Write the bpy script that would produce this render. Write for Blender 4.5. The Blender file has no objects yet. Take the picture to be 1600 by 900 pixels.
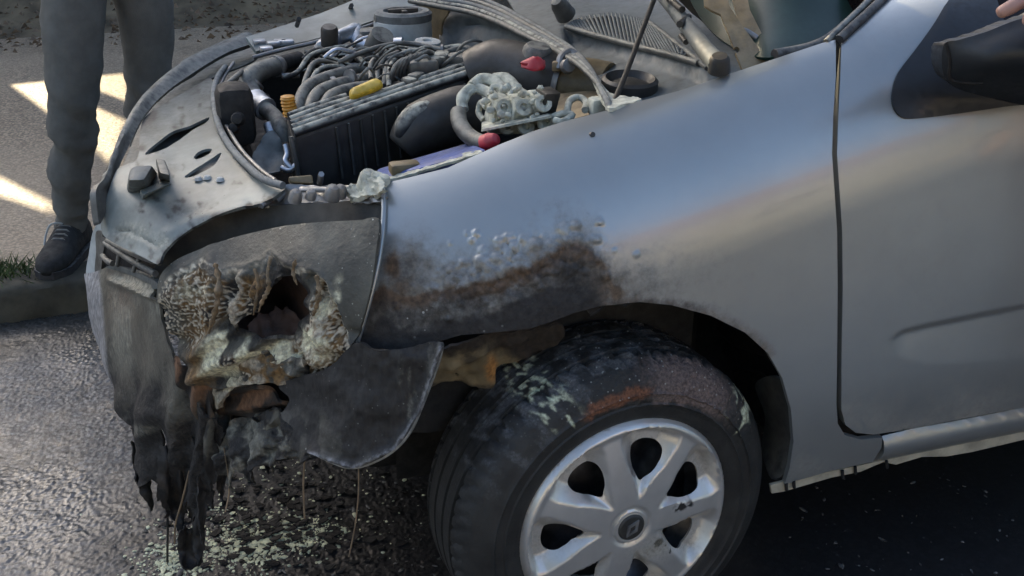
import bpy, bmesh, math, random
import numpy as np
from mathutils import Vector, Matrix
from mathutils.geometry import delaunay_2d_cdt
random.seed(7); rng = np.random.default_rng(7)
S = bpy.context.scene
COL = S.collection

# ------------------------------------------------------------------ camera
FPX = 1700.0
PITCH, YAW = math.radians(24), math.radians(18)
F_ = np.array([math.sin(YAW)*math.cos(PITCH), math.cos(YAW)*math.cos(PITCH), -math.sin(PITCH)])
R_ = np.array([math.cos(YAW), -math.sin(YAW), 0.0])
D_ = np.cross(F_, R_)
CAM = np.array([0, 0, .30]) - 1.79*(F_ + R_*(968-800)/FPX + D_*(812-450)/FPX)
cd = bpy.data.cameras.new('camera'); cam = bpy.data.objects.new('camera', cd); COL.objects.link(cam)
cd.sensor_width = 36; cd.lens = 36*FPX/1600; cd.clip_end = 500; cd.clip_start = .02
M = Matrix.Identity(4)
for i in range(3):
    M[i][0], M[i][1], M[i][2], M[i][3] = R_[i], -D_[i], -F_[i], CAM[i]
cam.matrix_world = M
S.camera = cam

# ------------------------------------------------------------------ sky and sun
SUN_EL = math.radians(25)
SX, SY = -.35, .94
w = bpy.data.worlds.new('World'); S.world = w; w.use_nodes = True
nt = w.node_tree
sky = nt.nodes.new('ShaderNodeTexSky'); sky.sky_type = 'NISHITA'; sky.sun_disc = False
sky.sun_elevation = SUN_EL; sky.sun_rotation = math.atan2(SX, SY)
sky.air_density = 1.0; sky.dust_density = 5.0; sky.ozone_density = 2.0
bg = nt.nodes['Background']; bg.inputs[1].default_value = .15
nt.links.new(sky.outputs[0], bg.inputs[0])
sl = bpy.data.lights.new('sun', 'SUN'); sl.energy = 5.0; sl.angle = math.radians(.5); sl.color = (1, .81, .53)
so = bpy.data.objects.new('sun', sl); COL.objects.link(so)
SUNV = np.array([SX*math.cos(SUN_EL), SY*math.cos(SUN_EL), math.sin(SUN_EL)])
so.rotation_euler = Vector(SUNV).to_track_quat('Z', 'Y').to_euler(); so.location = (-5, 10, 12)
S.view_settings.view_transform = 'Standard'; S.view_settings.look = 'None'
S.view_settings.exposure = 1.5; S.view_settings.gamma = 1.0
S.cycles.max_bounces = 8

# ------------------------------------------------------------------ helpers: points
def rays(P):
    P = np.atleast_2d(np.asarray(P, float))
    return F_ + np.outer((P[:, 0]-800)/FPX, R_) + np.outer((P[:, 1]-450)/FPX, D_)
def W(px, py, val, ax='y'):
    """a place in the world, found along a sight line at a known y (or x, z)"""
    d = rays([(px, py)])[0]; i = 'xyz'.index(ax)
    return CAM + d*((val-CAM[i])/d[i])
def WL(pts):
    return [W(*p) for p in pts]
class TPS:
    """smooth sheet through known points; returns world points"""
    def __init__(s, ctrl, lam=1e-4):
        P = np.array([(c[0], c[1]) for c in ctrl], float)/200
        v = []
        for c in ctrl:
            q = W(*c); v.append(1/((q-CAM)@F_))
        n = len(P); K = s.k(np.linalg.norm(P[:, None]-P[None], axis=2))+lam*np.eye(n)
        A = np.zeros((n+3, n+3)); A[:n, :n] = K; A[:n, n] = 1; A[:n, n+1:] = P; A[n, :n] = 1; A[n+1:, :n] = P.T
        s.c = np.linalg.solve(A, np.r_[v, 0, 0, 0]); s.P = P
    def k(s, r):
        return np.where(r > 0, r*r*np.log(np.maximum(r, 1e-9)), 0)
    def __call__(s, Q):
        Q = np.atleast_2d(np.asarray(Q, float)); q = Q/200
        U = s.k(np.linalg.norm(q[:, None]-s.P[None], axis=2)); n = len(s.P)
        t = 1/(U@s.c[:n]+s.c[n]+q@s.c[n+1:])
        return CAM+rays(Q)*t[:, None]
def sstep(a, b, x):
    t = np.clip((x-a)/(b-a), 0, 1); return t*t*(3-2*t)

# body side of the car: wall, shoulder crown, rounded front corner
def ztop(x):
    return np.interp(x, [-.8, -.5, -.35, 0, .3, .45, .6, 1, 2], [.72, .80, .862, .948, 1.02, 1.055, 1.085, 1.11, 1.14])
def yplan(x, z):
    a = .73-.33*np.clip(z-.6, 0, 1)
    u = np.clip((-x-.1)/a, 0, .999)
    return .83-.83*(1-u**1.9)**(1/1.9)
def inside(P):
    x, y, z = P[:, 0], P[:, 1], P[:, 2]
    zt = ztop(x); zs = zt-.25
    t = np.clip((z-zs)/.25, 0, .9999)
    cr = .20*(1-np.sqrt(1-t*t))
    cr = cr + .017*sstep(.52, .92, z)
    tuck = .05*np.clip((.50-z)/.3, 0, 1.5)**2
    return (z <= zt) & (y >= yplan(x, z)+tuck+cr)
def body(Q, off=0.0):
    d = rays(Q); n = len(d); t = np.full(n, 1.0); hit = np.zeros(n, bool)
    lo = np.full(n, 1.0); hi = np.full(n, 2.2)
    for k in range(1, 500):
        tt = 1.0+k*.005
        ins = inside(CAM+d*tt) & ~hit
        lo[ins] = tt-.005; hi[ins] = tt; hit |= ins
    for k in range(16):
        m = (lo+hi)/2; ins = inside(CAM+d*m[:, None]); hi = np.where(ins, m, hi); lo = np.where(ins, lo, m)
    return CAM+d*(hi+off)[:, None]

def catmull(pts, n=6, closed=False):
    P = np.asarray(pts, float); m = len(P); out = []
    rng_ = range(m if closed else m-1)
    for i in rng_:
        if closed: a, b, c, d = P[(i-1) % m], P[i], P[(i+1) % m], P[(i+2) % m]
        else: a, b, c, d = P[max(i-1, 0)], P[i], P[i+1], P[min(i+2, m-1)]
        for k in range(n):
            t = k/n
            out.append(.5*((2*b)+(c-a)*t+(2*a-5*b+4*c-d)*t*t+(3*b-a-3*c+d)*t**3))
    if not closed: out.append(P[-1])
    return np.array(out)
def resample(P, step, closed=True):
    P = np.asarray(P, float)
    if closed: P = np.vstack([P, P[:1]])
    seg = np.linalg.norm(np.diff(P, axis=0), axis=1); s = np.r_[0, np.cumsum(seg)]
    out = []
    for i in range(len(P)-1):
        k = max(1, int(math.ceil(seg[i]/step)))
        for j in range(k): out.append(P[i]+(P[i+1]-P[i])*j/k)
    if not closed: out.append(P[-1])
    return np.array(out)
def inpoly(Q, poly):
    x, y = Q[:, 0], Q[:, 1]; r = np.zeros(len(Q), bool); P = np.asarray(poly); n = len(P)
    for i in range(n):
        x1, y1 = P[i]; x2, y2 = P[(i+1) % n]
        if y1 == y2: continue
        c = ((y1 > y) != (y2 > y)) & (x < (x2-x1)*(y-y1)/(y2-y1)+x1)
        r ^= c
    return r
def polydist(Q, line):
    """distance from points to an open polyline"""
    best = np.full(len(Q), 1e9); L = np.asarray(line, float)
    for a, b in zip(L[:-1], L[1:]):
        ab = b-a; t = np.clip(((Q-a)@ab)/max(ab@ab, 1e-9), 0, 1)
        best = np.minimum(best, np.linalg.norm(Q-(a+t[:, None]*ab), axis=1))
    return best
def hash2(ix, iy, s=0):
    h = np.sin(ix*127.1+iy*311.7+s*74.7)*43758.5453
    return h-np.floor(h)
def vnoise(Q, sc, s=0):
    x, y = Q[:, 0]/sc, Q[:, 1]/sc; ix, iy = np.floor(x), np.floor(y); fx, fy = x-ix, y-iy
    fx, fy = fx*fx*(3-2*fx), fy*fy*(3-2*fy)
    a, b, c, d = hash2(ix, iy, s), hash2(ix+1, iy, s), hash2(ix, iy+1, s), hash2(ix+1, iy+1, s)
    return (a*(1-fx)+b*fx)*(1-fy)+(c*(1-fx)+d*fx)*fy
def fbm(Q, sc, s=0, o=4):
    r = 0; a = .5
    for i in range(o): r = r+a*vnoise(Q, sc/2**i, s+i); a *= .5
    return r/(1-.5**o)
def voro(Q, sc, s=0):
    q = Q/sc; ix, iy = np.floor(q[:, 0]), np.floor(q[:, 1]); f1 = np.full(len(Q), 9.); f2 = np.full(len(Q), 9.)
    cid = np.zeros(len(Q))
    for a in (-1, 0, 1):
        for b in (-1, 0, 1):
            cx, cy = ix+a, iy+b
            d = np.hypot(cx+hash2(cx, cy, s)-q[:, 0], cy+hash2(cx, cy, s+5)-q[:, 1])
            n = d < f1
            f2 = np.where(n, f1, np.minimum(f2, d)); cid = np.where(n, hash2(cx, cy, s+9), cid); f1 = np.where(n, d, f1)
    return f1, f2, cid

# ------------------------------------------------------------------ helpers: objects
WM = {}
def link(o, parent=None, local=None):
    COL.objects.link(o)
    if local is not None: o.matrix_local = local
    if parent is not None:
        o.parent = parent; WM[o.name] = WM[parent.name] @ (local or Matrix.Identity(4))
    else: WM[o.name] = local or Matrix.Identity(4)
    return o
def tag(o, label=None, cat=None, group=None, kind=None):
    if label: o['label'] = label
    if cat: o['category'] = cat
    if group: o['group'] = group
    if kind: o['kind'] = kind
    return o
def empty(name, loc, label, cat, group=None):
    o = bpy.data.objects.new(name, None); o.empty_display_size = .1
    link(o, None, Matrix.Translation(loc)); return tag(o, label, cat, group)
def mk(name, V, Fc, mat, parent=None, attrs=None, smooth=True, sharp=40, kind=None, local=False):
    """one mesh object from world points"""
    V = np.asarray(V, float)
    if parent is not None and not local:
        iv = np.array(WM[parent.name].inverted()); V = V@iv[:3, :3].T+iv[:3, 3]
    me = bpy.data.meshes.new(name)
    if isinstance(Fc, np.ndarray) : Fc = Fc.tolist()
    me.from_pydata(V.tolist(), [], Fc)
    if smooth:
        me.polygons.foreach_set('use_smooth', [True]*len(me.polygons))
        if sharp: me.set_sharp_from_angle(angle=math.radians(sharp))
    for k, a in (attrs or {}).items():
        at = me.attributes.new(k, 'FLOAT', 'POINT'); at.data.foreach_set('value', np.asarray(a, np.float32))
    for m in (mat if isinstance(mat, (list, tuple)) else [mat]): me.materials.append(m)
    me.update()
    o = bpy.data.objects.new(name, me); link(o, parent)
    if kind: o['kind'] = kind
    return o
def fill2d(outline, step, holes=()):
    """triangulated sheet inside an outline, with holes"""
    o = resample(outline, step); hs = [resample(h, step) for h in holes]
    lo, hi = o.min(0), o.max(0)
    gx = np.arange(lo[0], hi[0], step); gy = np.arange(lo[1], hi[1], step*.87)
    X, Y = np.meshgrid(gx, gy); X = X+(np.arange(len(gy)) % 2)[:, None]*step/2
    G = np.c_[X.ravel(), Y.ravel()]
    G = G[inpoly(G, o)]
    for h in hs: G = G[~inpoly(G, h)]
    bd = np.vstack([o]+hs)
    # drop grid points that crowd the border
    keep = np.ones(len(G), bool)
    for i in range(0, len(G), 4000):
        q = G[i:i+4000]; dm = np.full(len(q), 1e9)
        for j in range(0, len(bd), 500):
            dm = np.minimum(dm, ((q[:, None]-bd[None, j:j+500])**2).sum(2).min(1))
        keep[i:i+4000] = dm > (step*.55)**2
    G = G[keep]
    P = np.vstack([bd, G]); edges = []; k = 0
    for l in [o]+hs:
        n = len(l); edges += [(k+i, k+(i+1) % n) for i in range(n)]; k += n
    r = delaunay_2d_cdt([Vector(p) for p in P], edges, [], 0, 1e-6)
    V = np.array([tuple(v) for v in r[0]]); T = np.array([f for f in r[2] if len(f) == 3], int)
    c = V[T].mean(1); ok = inpoly(c, o)
    for h in hs: ok &= ~inpoly(c, h)
    T = T[ok]
    use = np.unique(T); mp = np.full(len(V), -1); mp[use] = np.arange(len(use))
    return V[use], mp[T]
def vnorm(V, T):
    n = np.cross(V[T[:, 1]]-V[T[:, 0]], V[T[:, 2]]-V[T[:, 0]]); N = np.zeros_like(V)
    for i in range(3): np.add.at(N, T[:, i], n)
    return N/np.maximum(np.linalg.norm(N, axis=1), 1e-12)[:, None]
def thicken(V, T, th, view=True):
    """gives a sheet real thickness; returns verts, faces, and how many front verts"""
    N = vnorm(V, T)
    if view:
        c = V[T].mean(1); fn = np.cross(V[T[:, 1]]-V[T[:, 0]], V[T[:, 2]]-V[T[:, 0]])
        if ((fn*(CAM-c)).sum()) < 0: T = T[:, ::-1]; N = -N
    n = len(V); e = {}
    for a, b, c in T.tolist():
        for u, v in ((a, b), (b, c), (c, a)):
            if (v, u) in e: del e[(v, u)]
            else: e[(u, v)] = 1
    rim = [(v, u, u+n, v+n) for u, v in e]
    return np.vstack([V, V-N*th]), T.tolist()+(T[:, ::-1]+n).tolist()+rim, N
def ragged(o, amp=3.0, step=3.0, s=1):
    o = resample(np.asarray(o, float), step); q = o*1.0
    return o+np.c_[fbm(q, 9, s)-.5, (fbm(q, 9, s+7)-.5)*2.2]*amp*2+np.c_[fbm(q, 4, s+3)-.5, fbm(q, 4, s+4)-.5]*amp
def patch(name, outline, surf, mat, parent, th=.004, step=8, holes=(), curved=True, disp=None, attrs=None, sharp=50, kind=None, hcurved=True):
    o = catmull(outline, 5, True) if curved else np.asarray(outline, float)
    hs = [catmull(h, 5, True) if hcurved else np.asarray(h, float) for h in holes]
    Q, T = fill2d(o, step, hs)
    V = surf(Q)
    if disp is not None:
        N = vnorm(V, T)
        if (N*(CAM-V)).sum() < 0: N = -N
        V = V+N*disp(Q)[:, None]
    V2, F2, N = thicken(V, T, th)
    at = {k: np.tile(np.clip(f(Q), 0, 1), 2) for k, f in (attrs or {}).items()}
    return mk(name, V2, F2, mat, parent, at, sharp=sharp, kind=kind)
def tube_vf(P, r, n=10, cap=True):
    P = np.asarray(P, float); m = len(P); r = np.broadcast_to(np.asarray(r, float), (m,))
    T = np.gradient(P, axis=0); T /= np.linalg.norm(T, axis=1)[:, None]+1e-12
    up = np.array([0, 0, 1.]) if abs(T[0][2]) < .9 else np.array([1., 0, 0])
    V = []; u = np.cross(T[0], up); u /= np.linalg.norm(u)
    for i in range(m):
        u = u-T[i]*(u@T[i]); u /= np.linalg.norm(u)+1e-12; v = np.cross(T[i], u)
        for k in range(n):
            a = 2*math.pi*k/n; V.append(P[i]+r[i]*(math.cos(a)*u+math.sin(a)*v))
    Fc = [(i*n+k, i*n+(k+1) % n, (i+1)*n+(k+1) % n, (i+1)*n+k) for i in range(m-1) for k in range(n)]
    if cap: Fc += [tuple(range(n))[::-1], tuple((m-1)*n+k for k in range(n))]
    return np.array(V), Fc
def tube(name, pts, r, mat, parent, n=10, sm=5, px=True, kind=None):
    P = WL(pts) if px else pts
    P = catmull(P, sm) if sm > 1 else np.asarray(P)
    rr = np.interp(np.linspace(0, 1, len(P)), np.linspace(0, 1, len(np.atleast_1d(r))), np.atleast_1d(r))
    V, Fc = tube_vf(P, rr, n)
    return mk(name, V, Fc, mat, parent, sharp=60, kind=kind)
class MB:
    """collects shapes that together are one object"""
    def __init__(s): s.V = []; s.F = []; s.n = 0; s.A = {}
    def add(s, V, Fc):
        s.V.append(np.asarray(V, float)); s.F += [tuple(i+s.n for i in f) for f in Fc]; s.n += len(V); return s
    def tube(s, pts, r, n=8, sm=5, px=True):
        P = WL(pts) if px else pts
        P = catmull(P, sm) if sm > 1 else np.asarray(P)
        rr = np.interp(np.linspace(0, 1, len(P)), np.linspace(0, 1, len(np.atleast_1d(r))), np.atleast_1d(r))
        return s.add(*tube_vf(P, rr, n))
    def box(s, c, sx, sy, sz, rot=None, bev=.15):
        V, Fc = box_vf(sx, sy, sz, bev)
        if rot is not None: V = V@np.array(rot).T
        return s.add(V+np.asarray(c), Fc)
    def lathe(s, c, prof, axis=(0, 0, 1), n=24):
        return s.add(*lathe_vf(c, prof, axis, n))
    def build(s, name, mat, parent=None, **k):
        return mk(name, np.vstack(s.V), s.F, mat, parent, **k)
def box_vf(sx, sy, sz, bev=.15):
    bm = bmesh.new(); bmesh.ops.create_cube(bm, size=1)
    for v in bm.verts: v.co = Vector((v.co.x*sx, v.co.y*sy, v.co.z*sz))
    if bev: bmesh.ops.bevel(bm, geom=bm.edges[:], offset=bev*min(sx, sy, sz), segments=2, affect='EDGES', profile=.5)
    bm.verts.index_update()
    r = np.array([v.co[:] for v in bm.verts]), [tuple(v.index for v in f.verts) for f in bm.faces]
    bm.free(); return r
def lathe_vf(c, prof, axis=(0, 0, 1), n=24):
    """profile of (radius, height) turned round an axis"""
    a = np.array(axis, float); a /= np.linalg.norm(a)
    u = np.cross(a, [0, 1, 0] if abs(a[1]) < .9 else [1, 0, 0]); u /= np.linalg.norm(u); v = np.cross(a, u)
    V = []; m = len(prof)
    for r, h in prof:
        for k in range(n):
            t = 2*math.pi*k/n; V.append(np.asarray(c)+a*h+r*(math.cos(t)*u+math.sin(t)*v))
    Fc = [(i*n+k, i*n+(k+1) % n, (i+1)*n+(k+1) % n, (i+1)*n+k) for i in range(m-1) for k in range(n)]
    if prof[0][0] > 1e-6: Fc.append(tuple(range(n))[::-1])
    if prof[-1][0] > 1e-6: Fc.append(tuple((m-1)*n+k for k in range(n)))
    return np.array(V), Fc
def hexa(name, c8, mat, parent, bev=.004, seg=2):
    """a block from eight corners: bottom ring 0-3, top ring 4-7"""
    bm = bmesh.new(); vs = [bm.verts.new(p) for p in c8]
    for f in ((3, 2, 1, 0), (4, 5, 6, 7), (0, 1, 5, 4), (1, 2, 6, 5), (2, 3, 7, 6), (3, 0, 4, 7)): bm.faces.new([vs[i] for i in f])
    bmesh.ops.recalc_face_normals(bm, faces=bm.faces[:])
    if bev: bmesh.ops.bevel(bm, geom=bm.edges[:], offset=bev, segments=seg, affect='EDGES', profile=.5)
    bm.verts.index_update()
    V = [v.co[:] for v in bm.verts]; Fc = [tuple(v.index for v in f.verts) for f in bm.faces]; bm.free()
    return mk(name, V, Fc, mat, parent)

# ------------------------------------------------------------------ materials
def nodes(name):
    m = bpy.data.materials.new(name); m.use_nodes = True; t = m.node_tree
    return m, t, t.nodes['Principled BSDF']
def N(t, typ, **kw):
    n = t.nodes.new(typ)
    for k, v in kw.items():
        if k.startswith('i_'): n.inputs[k[2:].replace('_', ' ')].default_value = v
        else: setattr(n, k, v)
    return n
def mixc(t, fac, a, b):
    n = t.nodes.new('ShaderNodeMix'); n.data_type = 'RGBA'
    for s, v in ((0, fac), (6, a), (7, b)):
        if isinstance(v, bpy.types.NodeSocket): t.links.new(v, n.inputs[s])
        elif s == 0: n.inputs[s].default_value = v
        else: n.inputs[s].default_value = (*v, 1)
    return n.outputs[2]
def mixf(t, fac, a, b):
    n = t.nodes.new('ShaderNodeMix'); n.data_type = 'FLOAT'
    for s, v in ((0, fac), (2, a), (3, b)):
        if isinstance(v, bpy.types.NodeSocket): t.links.new(v, n.inputs[s])
        else: n.inputs[s].default_value = v
    return n.outputs[0]
def math_(t, op, a, b=0.0, c=None):
    n = t.nodes.new('ShaderNodeMath'); n.operation = op
    for i, v in enumerate((a, b) if c is None else (a, b, c)):
        if isinstance(v, bpy.types.NodeSocket): t.links.new(v, n.inputs[i])
        else: n.inputs[i].default_value = v
    return n.outputs[0]
def ramp(t, fac, a, b):
    n = t.nodes.new('ShaderNodeMapRange'); n.interpolation_type = 'SMOOTHSTEP'
    t.links.new(fac, n.inputs[0]); n.inputs[1].default_value = a; n.inputs[2].default_value = b
    return n.outputs[0]
def noise(t, sc, det=5, rough=.6, vec=None):
    n = N(t, 'ShaderNodeTexNoise'); n.inputs['Scale'].default_value = sc; n.inputs['Detail'].default_value = det
    n.inputs['Roughness'].default_value = rough
    if vec is None: vec = N(t, 'ShaderNodeTexCoord').outputs['Object']
    t.links.new(vec, n.inputs['Vector']); return n.outputs[0]
def vor(t, sc, feature='F1', vec=None, out=0):
    n = N(t, 'ShaderNodeTexVoronoi'); n.feature = feature; n.inputs['Scale'].default_value = sc
    if vec is None: vec = N(t, 'ShaderNodeTexCoord').outputs['Object']
    t.links.new(vec, n.inputs['Vector']); return n.outputs[out]
def bump(t, h, strength, dist, prev=None):
    b = N(t, 'ShaderNodeBump'); b.inputs['Strength'].default_value = strength; b.inputs['Distance'].default_value = dist
    t.links.new(h, b.inputs['Height'])
    if prev is not None: t.links.new(prev, b.inputs['Normal'])
    return b.outputs[0]
def attr(t, name):
    a = N(t, 'ShaderNodeAttribute'); a.attribute_name = name; return a.outputs['Fac']
def plain(name, col, rough=.5, metal=0, coat=0, var=.3, sc=30, bmp=.0, bsc=200, dust=0, dustcol=(.30, .31, .29), spec=.5):
    """worn surface: colour drifts, small relief, dust lying on upward faces"""
    m, t, b = nodes(name)
    n1 = noise(t, sc); c = mixc(t, ramp(t, n1, .3, .7), [v*(1-var) for v in col], [min(1, v*(1+var)) for v in col])
    r = mixf(t, ramp(t, noise(t, sc*2.3), .3, .7), max(.05, rough-.1), min(1, rough+.12))
    if dust:
        g = N(t, 'ShaderNodeNewGeometry'); sp = N(t, 'ShaderNodeSeparateXYZ'); t.links.new(g.outputs['Normal'], sp.inputs[0])
        f = math_(t, 'MULTIPLY', ramp(t, sp.outputs[2], -.2, .85), math_(t, 'MULTIPLY', ramp(t, noise(t, 55), .30, .62), dust))
        c = mixc(t, f, c, dustcol); r = mixf(t, f, r, .95)
    t.links.new(c, b.inputs['Base Color']); t.links.new(r, b.inputs['Roughness'])
    b.inputs['Metallic'].default_value = metal; b.inputs['Coat Weight'].default_value = coat; b.inputs['Coat Roughness'].default_value = .06
    b.inputs['Specular IOR Level'].default_value = spec
    if bmp:
        t.links.new(bump(t, noise(t, bsc), bmp, .002), b.inputs['Normal'])
    return m
def layered(name, col, rough, metal, layers, coat=0, var=.2, sc=20, nsc=90, bumps=(), specks=None, dust=0, bb=None, streak=None):
    """base plus dirt/burn layers, each masked by a painted mesh attribute broken up with noise"""
    m, t, b = nodes(name)
    vec = None
    if streak:
        mp = N(t, 'ShaderNodeMapping'); mp.inputs['Scale'].default_value = streak
        t.links.new(N(t, 'ShaderNodeTexCoord').outputs['Object'], mp.inputs[0]); vec = mp.outputs[0]
    n1 = noise(t, sc, vec=vec); c = mixc(t, ramp(t, n1, .3, .7), [v*(1-var) for v in col], [min(1, v*(1+var)) for v in col])
    r = rough; me = metal; co = coat
    nn = noise(t, nsc, 8, .7)
    h = []
    for a, lc, lr, lm in layers:
        A = attr(t, a)
        k = math_(t, 'MULTIPLY', math_(t, 'MULTIPLY', A, math_(t, 'SUBTRACT', 1.0, A)), 3.2)
        f = math_(t, 'ADD', A, math_(t, 'MULTIPLY', k, math_(t, 'SUBTRACT', nn, .5))); f = ramp(t, f, .12, .88)
        lc2 = mixc(t, ramp(t, noise(t, nsc*1.7, vec=vec), .3, .7), [v*.55 for v in lc], [min(1, v*1.4) for v in lc])
        c = mixc(t, f, c, lc2); r = mixf(t, f, r, lr); me = mixf(t, f, me, lm); co = mixf(t, f, co, 0)
    if specks:
        a, scl, thr, sc_col = specks
        sp = ramp(t, vor(t, scl), thr, thr*.6); f = math_(t, 'MULTIPLY', sp, attr(t, a)); c = mixc(t, f, c, sc_col); r = mixf(t, f, r, .9)
    if dust:
        g = N(t, 'ShaderNodeNewGeometry'); s3 = N(t, 'ShaderNodeSeparateXYZ'); t.links.new(g.outputs['Normal'], s3.inputs[0])
        f = math_(t, 'MULTIPLY', ramp(t, s3.outputs[2], -.1, .9), math_(t, 'MULTIPLY', ramp(t, noise(t, 40), .35, .65), dust))
        c = mixc(t, f, c, (.33, .33, .3)); r = mixf(t, f, r, .95)
    t.links.new(c, b.inputs['Base Color'])
    for v, s in ((r, 'Roughness'), (me, 'Metallic'), (co, 'Coat Weight')):
        if isinstance(v, bpy.types.NodeSocket): t.links.new(v, b.inputs[s])
        else: b.inputs[s].default_value = v
    b.inputs['Coat Roughness'].default_value = .05
    prev = None
    for a, kind, scl, st, ds in bumps:
        hh = noise(t, scl, 6) if kind == 'n' else vor(t, scl, 'SMOOTH_F1' if kind == 's' else 'F1')
        if a: hh = math_(t, 'MULTIPLY', hh, attr(t, a))
        prev = bump(t, hh, st, ds, prev)
    if prev is not None: t.links.new(prev, b.inputs['Normal'])
    return m

SILVER = (.345, .36, .352)
m_paint = layered('silver_paint', SILVER, .32, .58, [('smoke', (.10, .085, .065), .6, 0), ('burn', (.10, .062, .035), .7, 0), ('soot', (.022, .020, .019), .72, 0), ('dirt', (.24, .22, .18), .8, 0), ('white', (.55, .55, .48), .9, 0)],
                  coat=.38, var=.06, sc=4, nsc=60, bumps=[('blister', 's', 85, -.6, .006), ('blister', 'n', 200, .3, .003), ('soot', 'n', 180, .5, .003), (None, 'n', 3, .10, .012), (None, 'n', 1400, .06, .0006)],
                  specks=('speck', 70, .16, (.5, .5, .45)))
m_char = layered('charred_plastic', (.075, .073, .058), .6, .0, [('brown', (.20, .115, .04), .8, 0), ('dark', (.018, .016, .014), .75, 0), ('ash', (.50, .44, .33), .9, 0), ('white', (.74, .68, .47), .95, 0)],
                 var=.45, sc=14, nsc=75, bumps=[(None, 'n', 120, .5, .004), ('rough', 'n', 60, .9, .012)], specks=('speck', 95, .14, (.55, .55, .48)))
m_bump = layered('scorched_bumper', (.105, .099, .078), .45, .05, [('brown', (.16, .085, .045), .8, 0), ('dark', (.020, .018, .016), .65, 0), ('ash', (.26, .25, .20), .85, 0), ('white', (.62, .63, .52), .95, 0), ('silver', (.42, .42, .43), .35, .5)],
                 var=.22, sc=24, nsc=90, streak=(1, 1, .4), bumps=[(None, 'n', 90, .4, .004), ('rough', 'n', 40, .9, .012)], specks=('speck', 80, .12, (.3, .3, .27)))
m_panel = layered('dusty_grey_plastic', (.18, .206, .194), .5, 0, [('dark', (.02, .02, .02), .6, 0), ('ash', (.34, .34, .28), .9, 0)], var=.35, sc=7, nsc=70,
                  bumps=[(None, 'n', 150, .15, .002)], specks=('speck', 85, .13, (.02, .02, .02)))
m_black = plain('black_plastic', (.030, .029, .026), .5, var=.3, bmp=.1)
m_soot = plain('sooty_black', (.012, .011, .010), .85, var=.4, bmp=.4, bsc=90)
m_rub = plain('black_rubber', (.022, .022, .024), .65, var=.3, bmp=.2, dust=.35)
m_dusty = plain('dusty_black_plastic', (.028, .030, .032), .6, bmp=.15, dust=1.0, dustcol=(.45, .45, .38))
m_hose = plain('grey_rubber_hose', (.070, .070, .065), .42, bmp=.08, dust=.6, dustcol=(.36, .36, .31))
m_alu = plain('aluminium', (.50, .53, .57), .35, metal=.85, bmp=.15, dust=.25)
m_steel = plain('dull_steel', (.25, .25, .25), .45, metal=.7, bmp=.15, dust=.3)
m_dark = plain('engine_dark', (.016, .016, .015), .75, bmp=.4, bsc=60)
m_tan = plain('tan_primer_metal', (.26, .20, .115), .5, metal=.1, bmp=.1, dust=.12)
m_tan2 = plain('olive_primer_metal', (.15, .115, .06), .5, bmp=.1)
m_yel = plain('yellow_plastic', (.62, .42, .04), .5, bmp=.1, dust=.25, dustcol=(.5, .45, .25))
m_ora = plain('orange_plastic', (.55, .25, .02), .5, bmp=.1, dust=.15)
m_red = plain('red_plastic', (.50, .035, .05), .45, bmp=.05, var=.2, dust=.3, dustcol=(.5, .2, .2))
m_blue = plain('blue_plastic', (.02, .06, .26), .4, dust=.2)
m_teal = plain('teal_plastic', (.01, .28, .26), .4, dust=.3)
m_white = plain('white_plastic', (.42, .45, .44), .5, var=.15, dust=.4)
m_powd = plain('powder_caked_metal', (.42, .43, .36), .95, var=.35, sc=60, bmp=.6, bsc=160)
m_cowl = plain('cowl_plastic', (.095, .105, .100), .55, var=.2, bmp=.1, dust=.5, dustcol=(.2, .22, .22))
m_seal = plain('weather_seal', (.12, .13, .13), .7, var=.3, bmp=.3, dust=.6)
m_cream = plain('cream_primer', (.36, .33, .25), .6, var=.3, sc=20, bmp=.3)
m_chrome = plain('bright_trim', (.62, .64, .68), .15, metal=1, var=.08)
m_alloy = layered('silver_wheel_paint', (.60, .58, .54), .30, .6, [('soot', (.012, .012, .012), .6, 0), ('dirt', (.20, .185, .14), .8, 0)], coat=.3, var=.08, sc=12, nsc=140, bumps=[(None, 'n', 90, .06, .002)])
m_tyre = layered('tyre_rubber', (.020, .020, .0185), .62, 0, [('ash', (.14, .145, .15), .9, 0), ('pink', (.155, .115, .10), .95, 0), ('rust', (.17, .072, .038), .9, 0), ('white', (.50, .52, .36), .95, 0)],
                 var=.35, sc=22, nsc=120, bumps=[(None, 'n', 110, .35, .004), ('rough', 'n', 70, 1.0, .012)], specks=('speck', 90, .17, (.4, .4, .36)))
m_jean = plain('faded_grey_denim', (.135, .135, .122), .9, var=.12, sc=22, bmp=.5, bsc=320, spec=.2)
m_shoe = plain('black_suede', (.022, .023, .022), .85, var=.4, bmp=.4)
m_skin = plain('skin', (.42, .235, .175), .5, var=.1, sc=40, bmp=.12, bsc=260)
m_shirt = plain('dark_cotton', (.05, .055, .07), .9, var=.2, bmp=.3)
m_hair = plain('dark_hair', (.015, .012, .01), .6, var=.3, bmp=.8, bsc=120)
m_wall = plain('shade_wall_boards', (.20, .17, .13), .85, var=.35, sc=3, bmp=.3)
m_leaf = plain('dry_leaves', (.13, .09, .055), .8, var=.6, sc=9)
m_grass = plain('grass_blades', (.055, .085, .02), .6, var=.35, sc=20)
m_stay = layered('scorched_primer', (.20, .155, .085), .55, 0, [('rust', (.36, .17, .05), .7, 0), ('soot', (.03, .022, .015), .8, 0)], var=.35, sc=16, nsc=70, bumps=[(None, 'n', 90, .3, .004)])
m_bowl = plain('burnt_reflector', (.075, .048, .036), .7, var=.5, sc=14, bmp=.4, bsc=60)
m_rim = plain('dull_scorched_edge', (.24, .235, .21), .5, metal=.2, var=.5, sc=30, bmp=.3)
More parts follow.
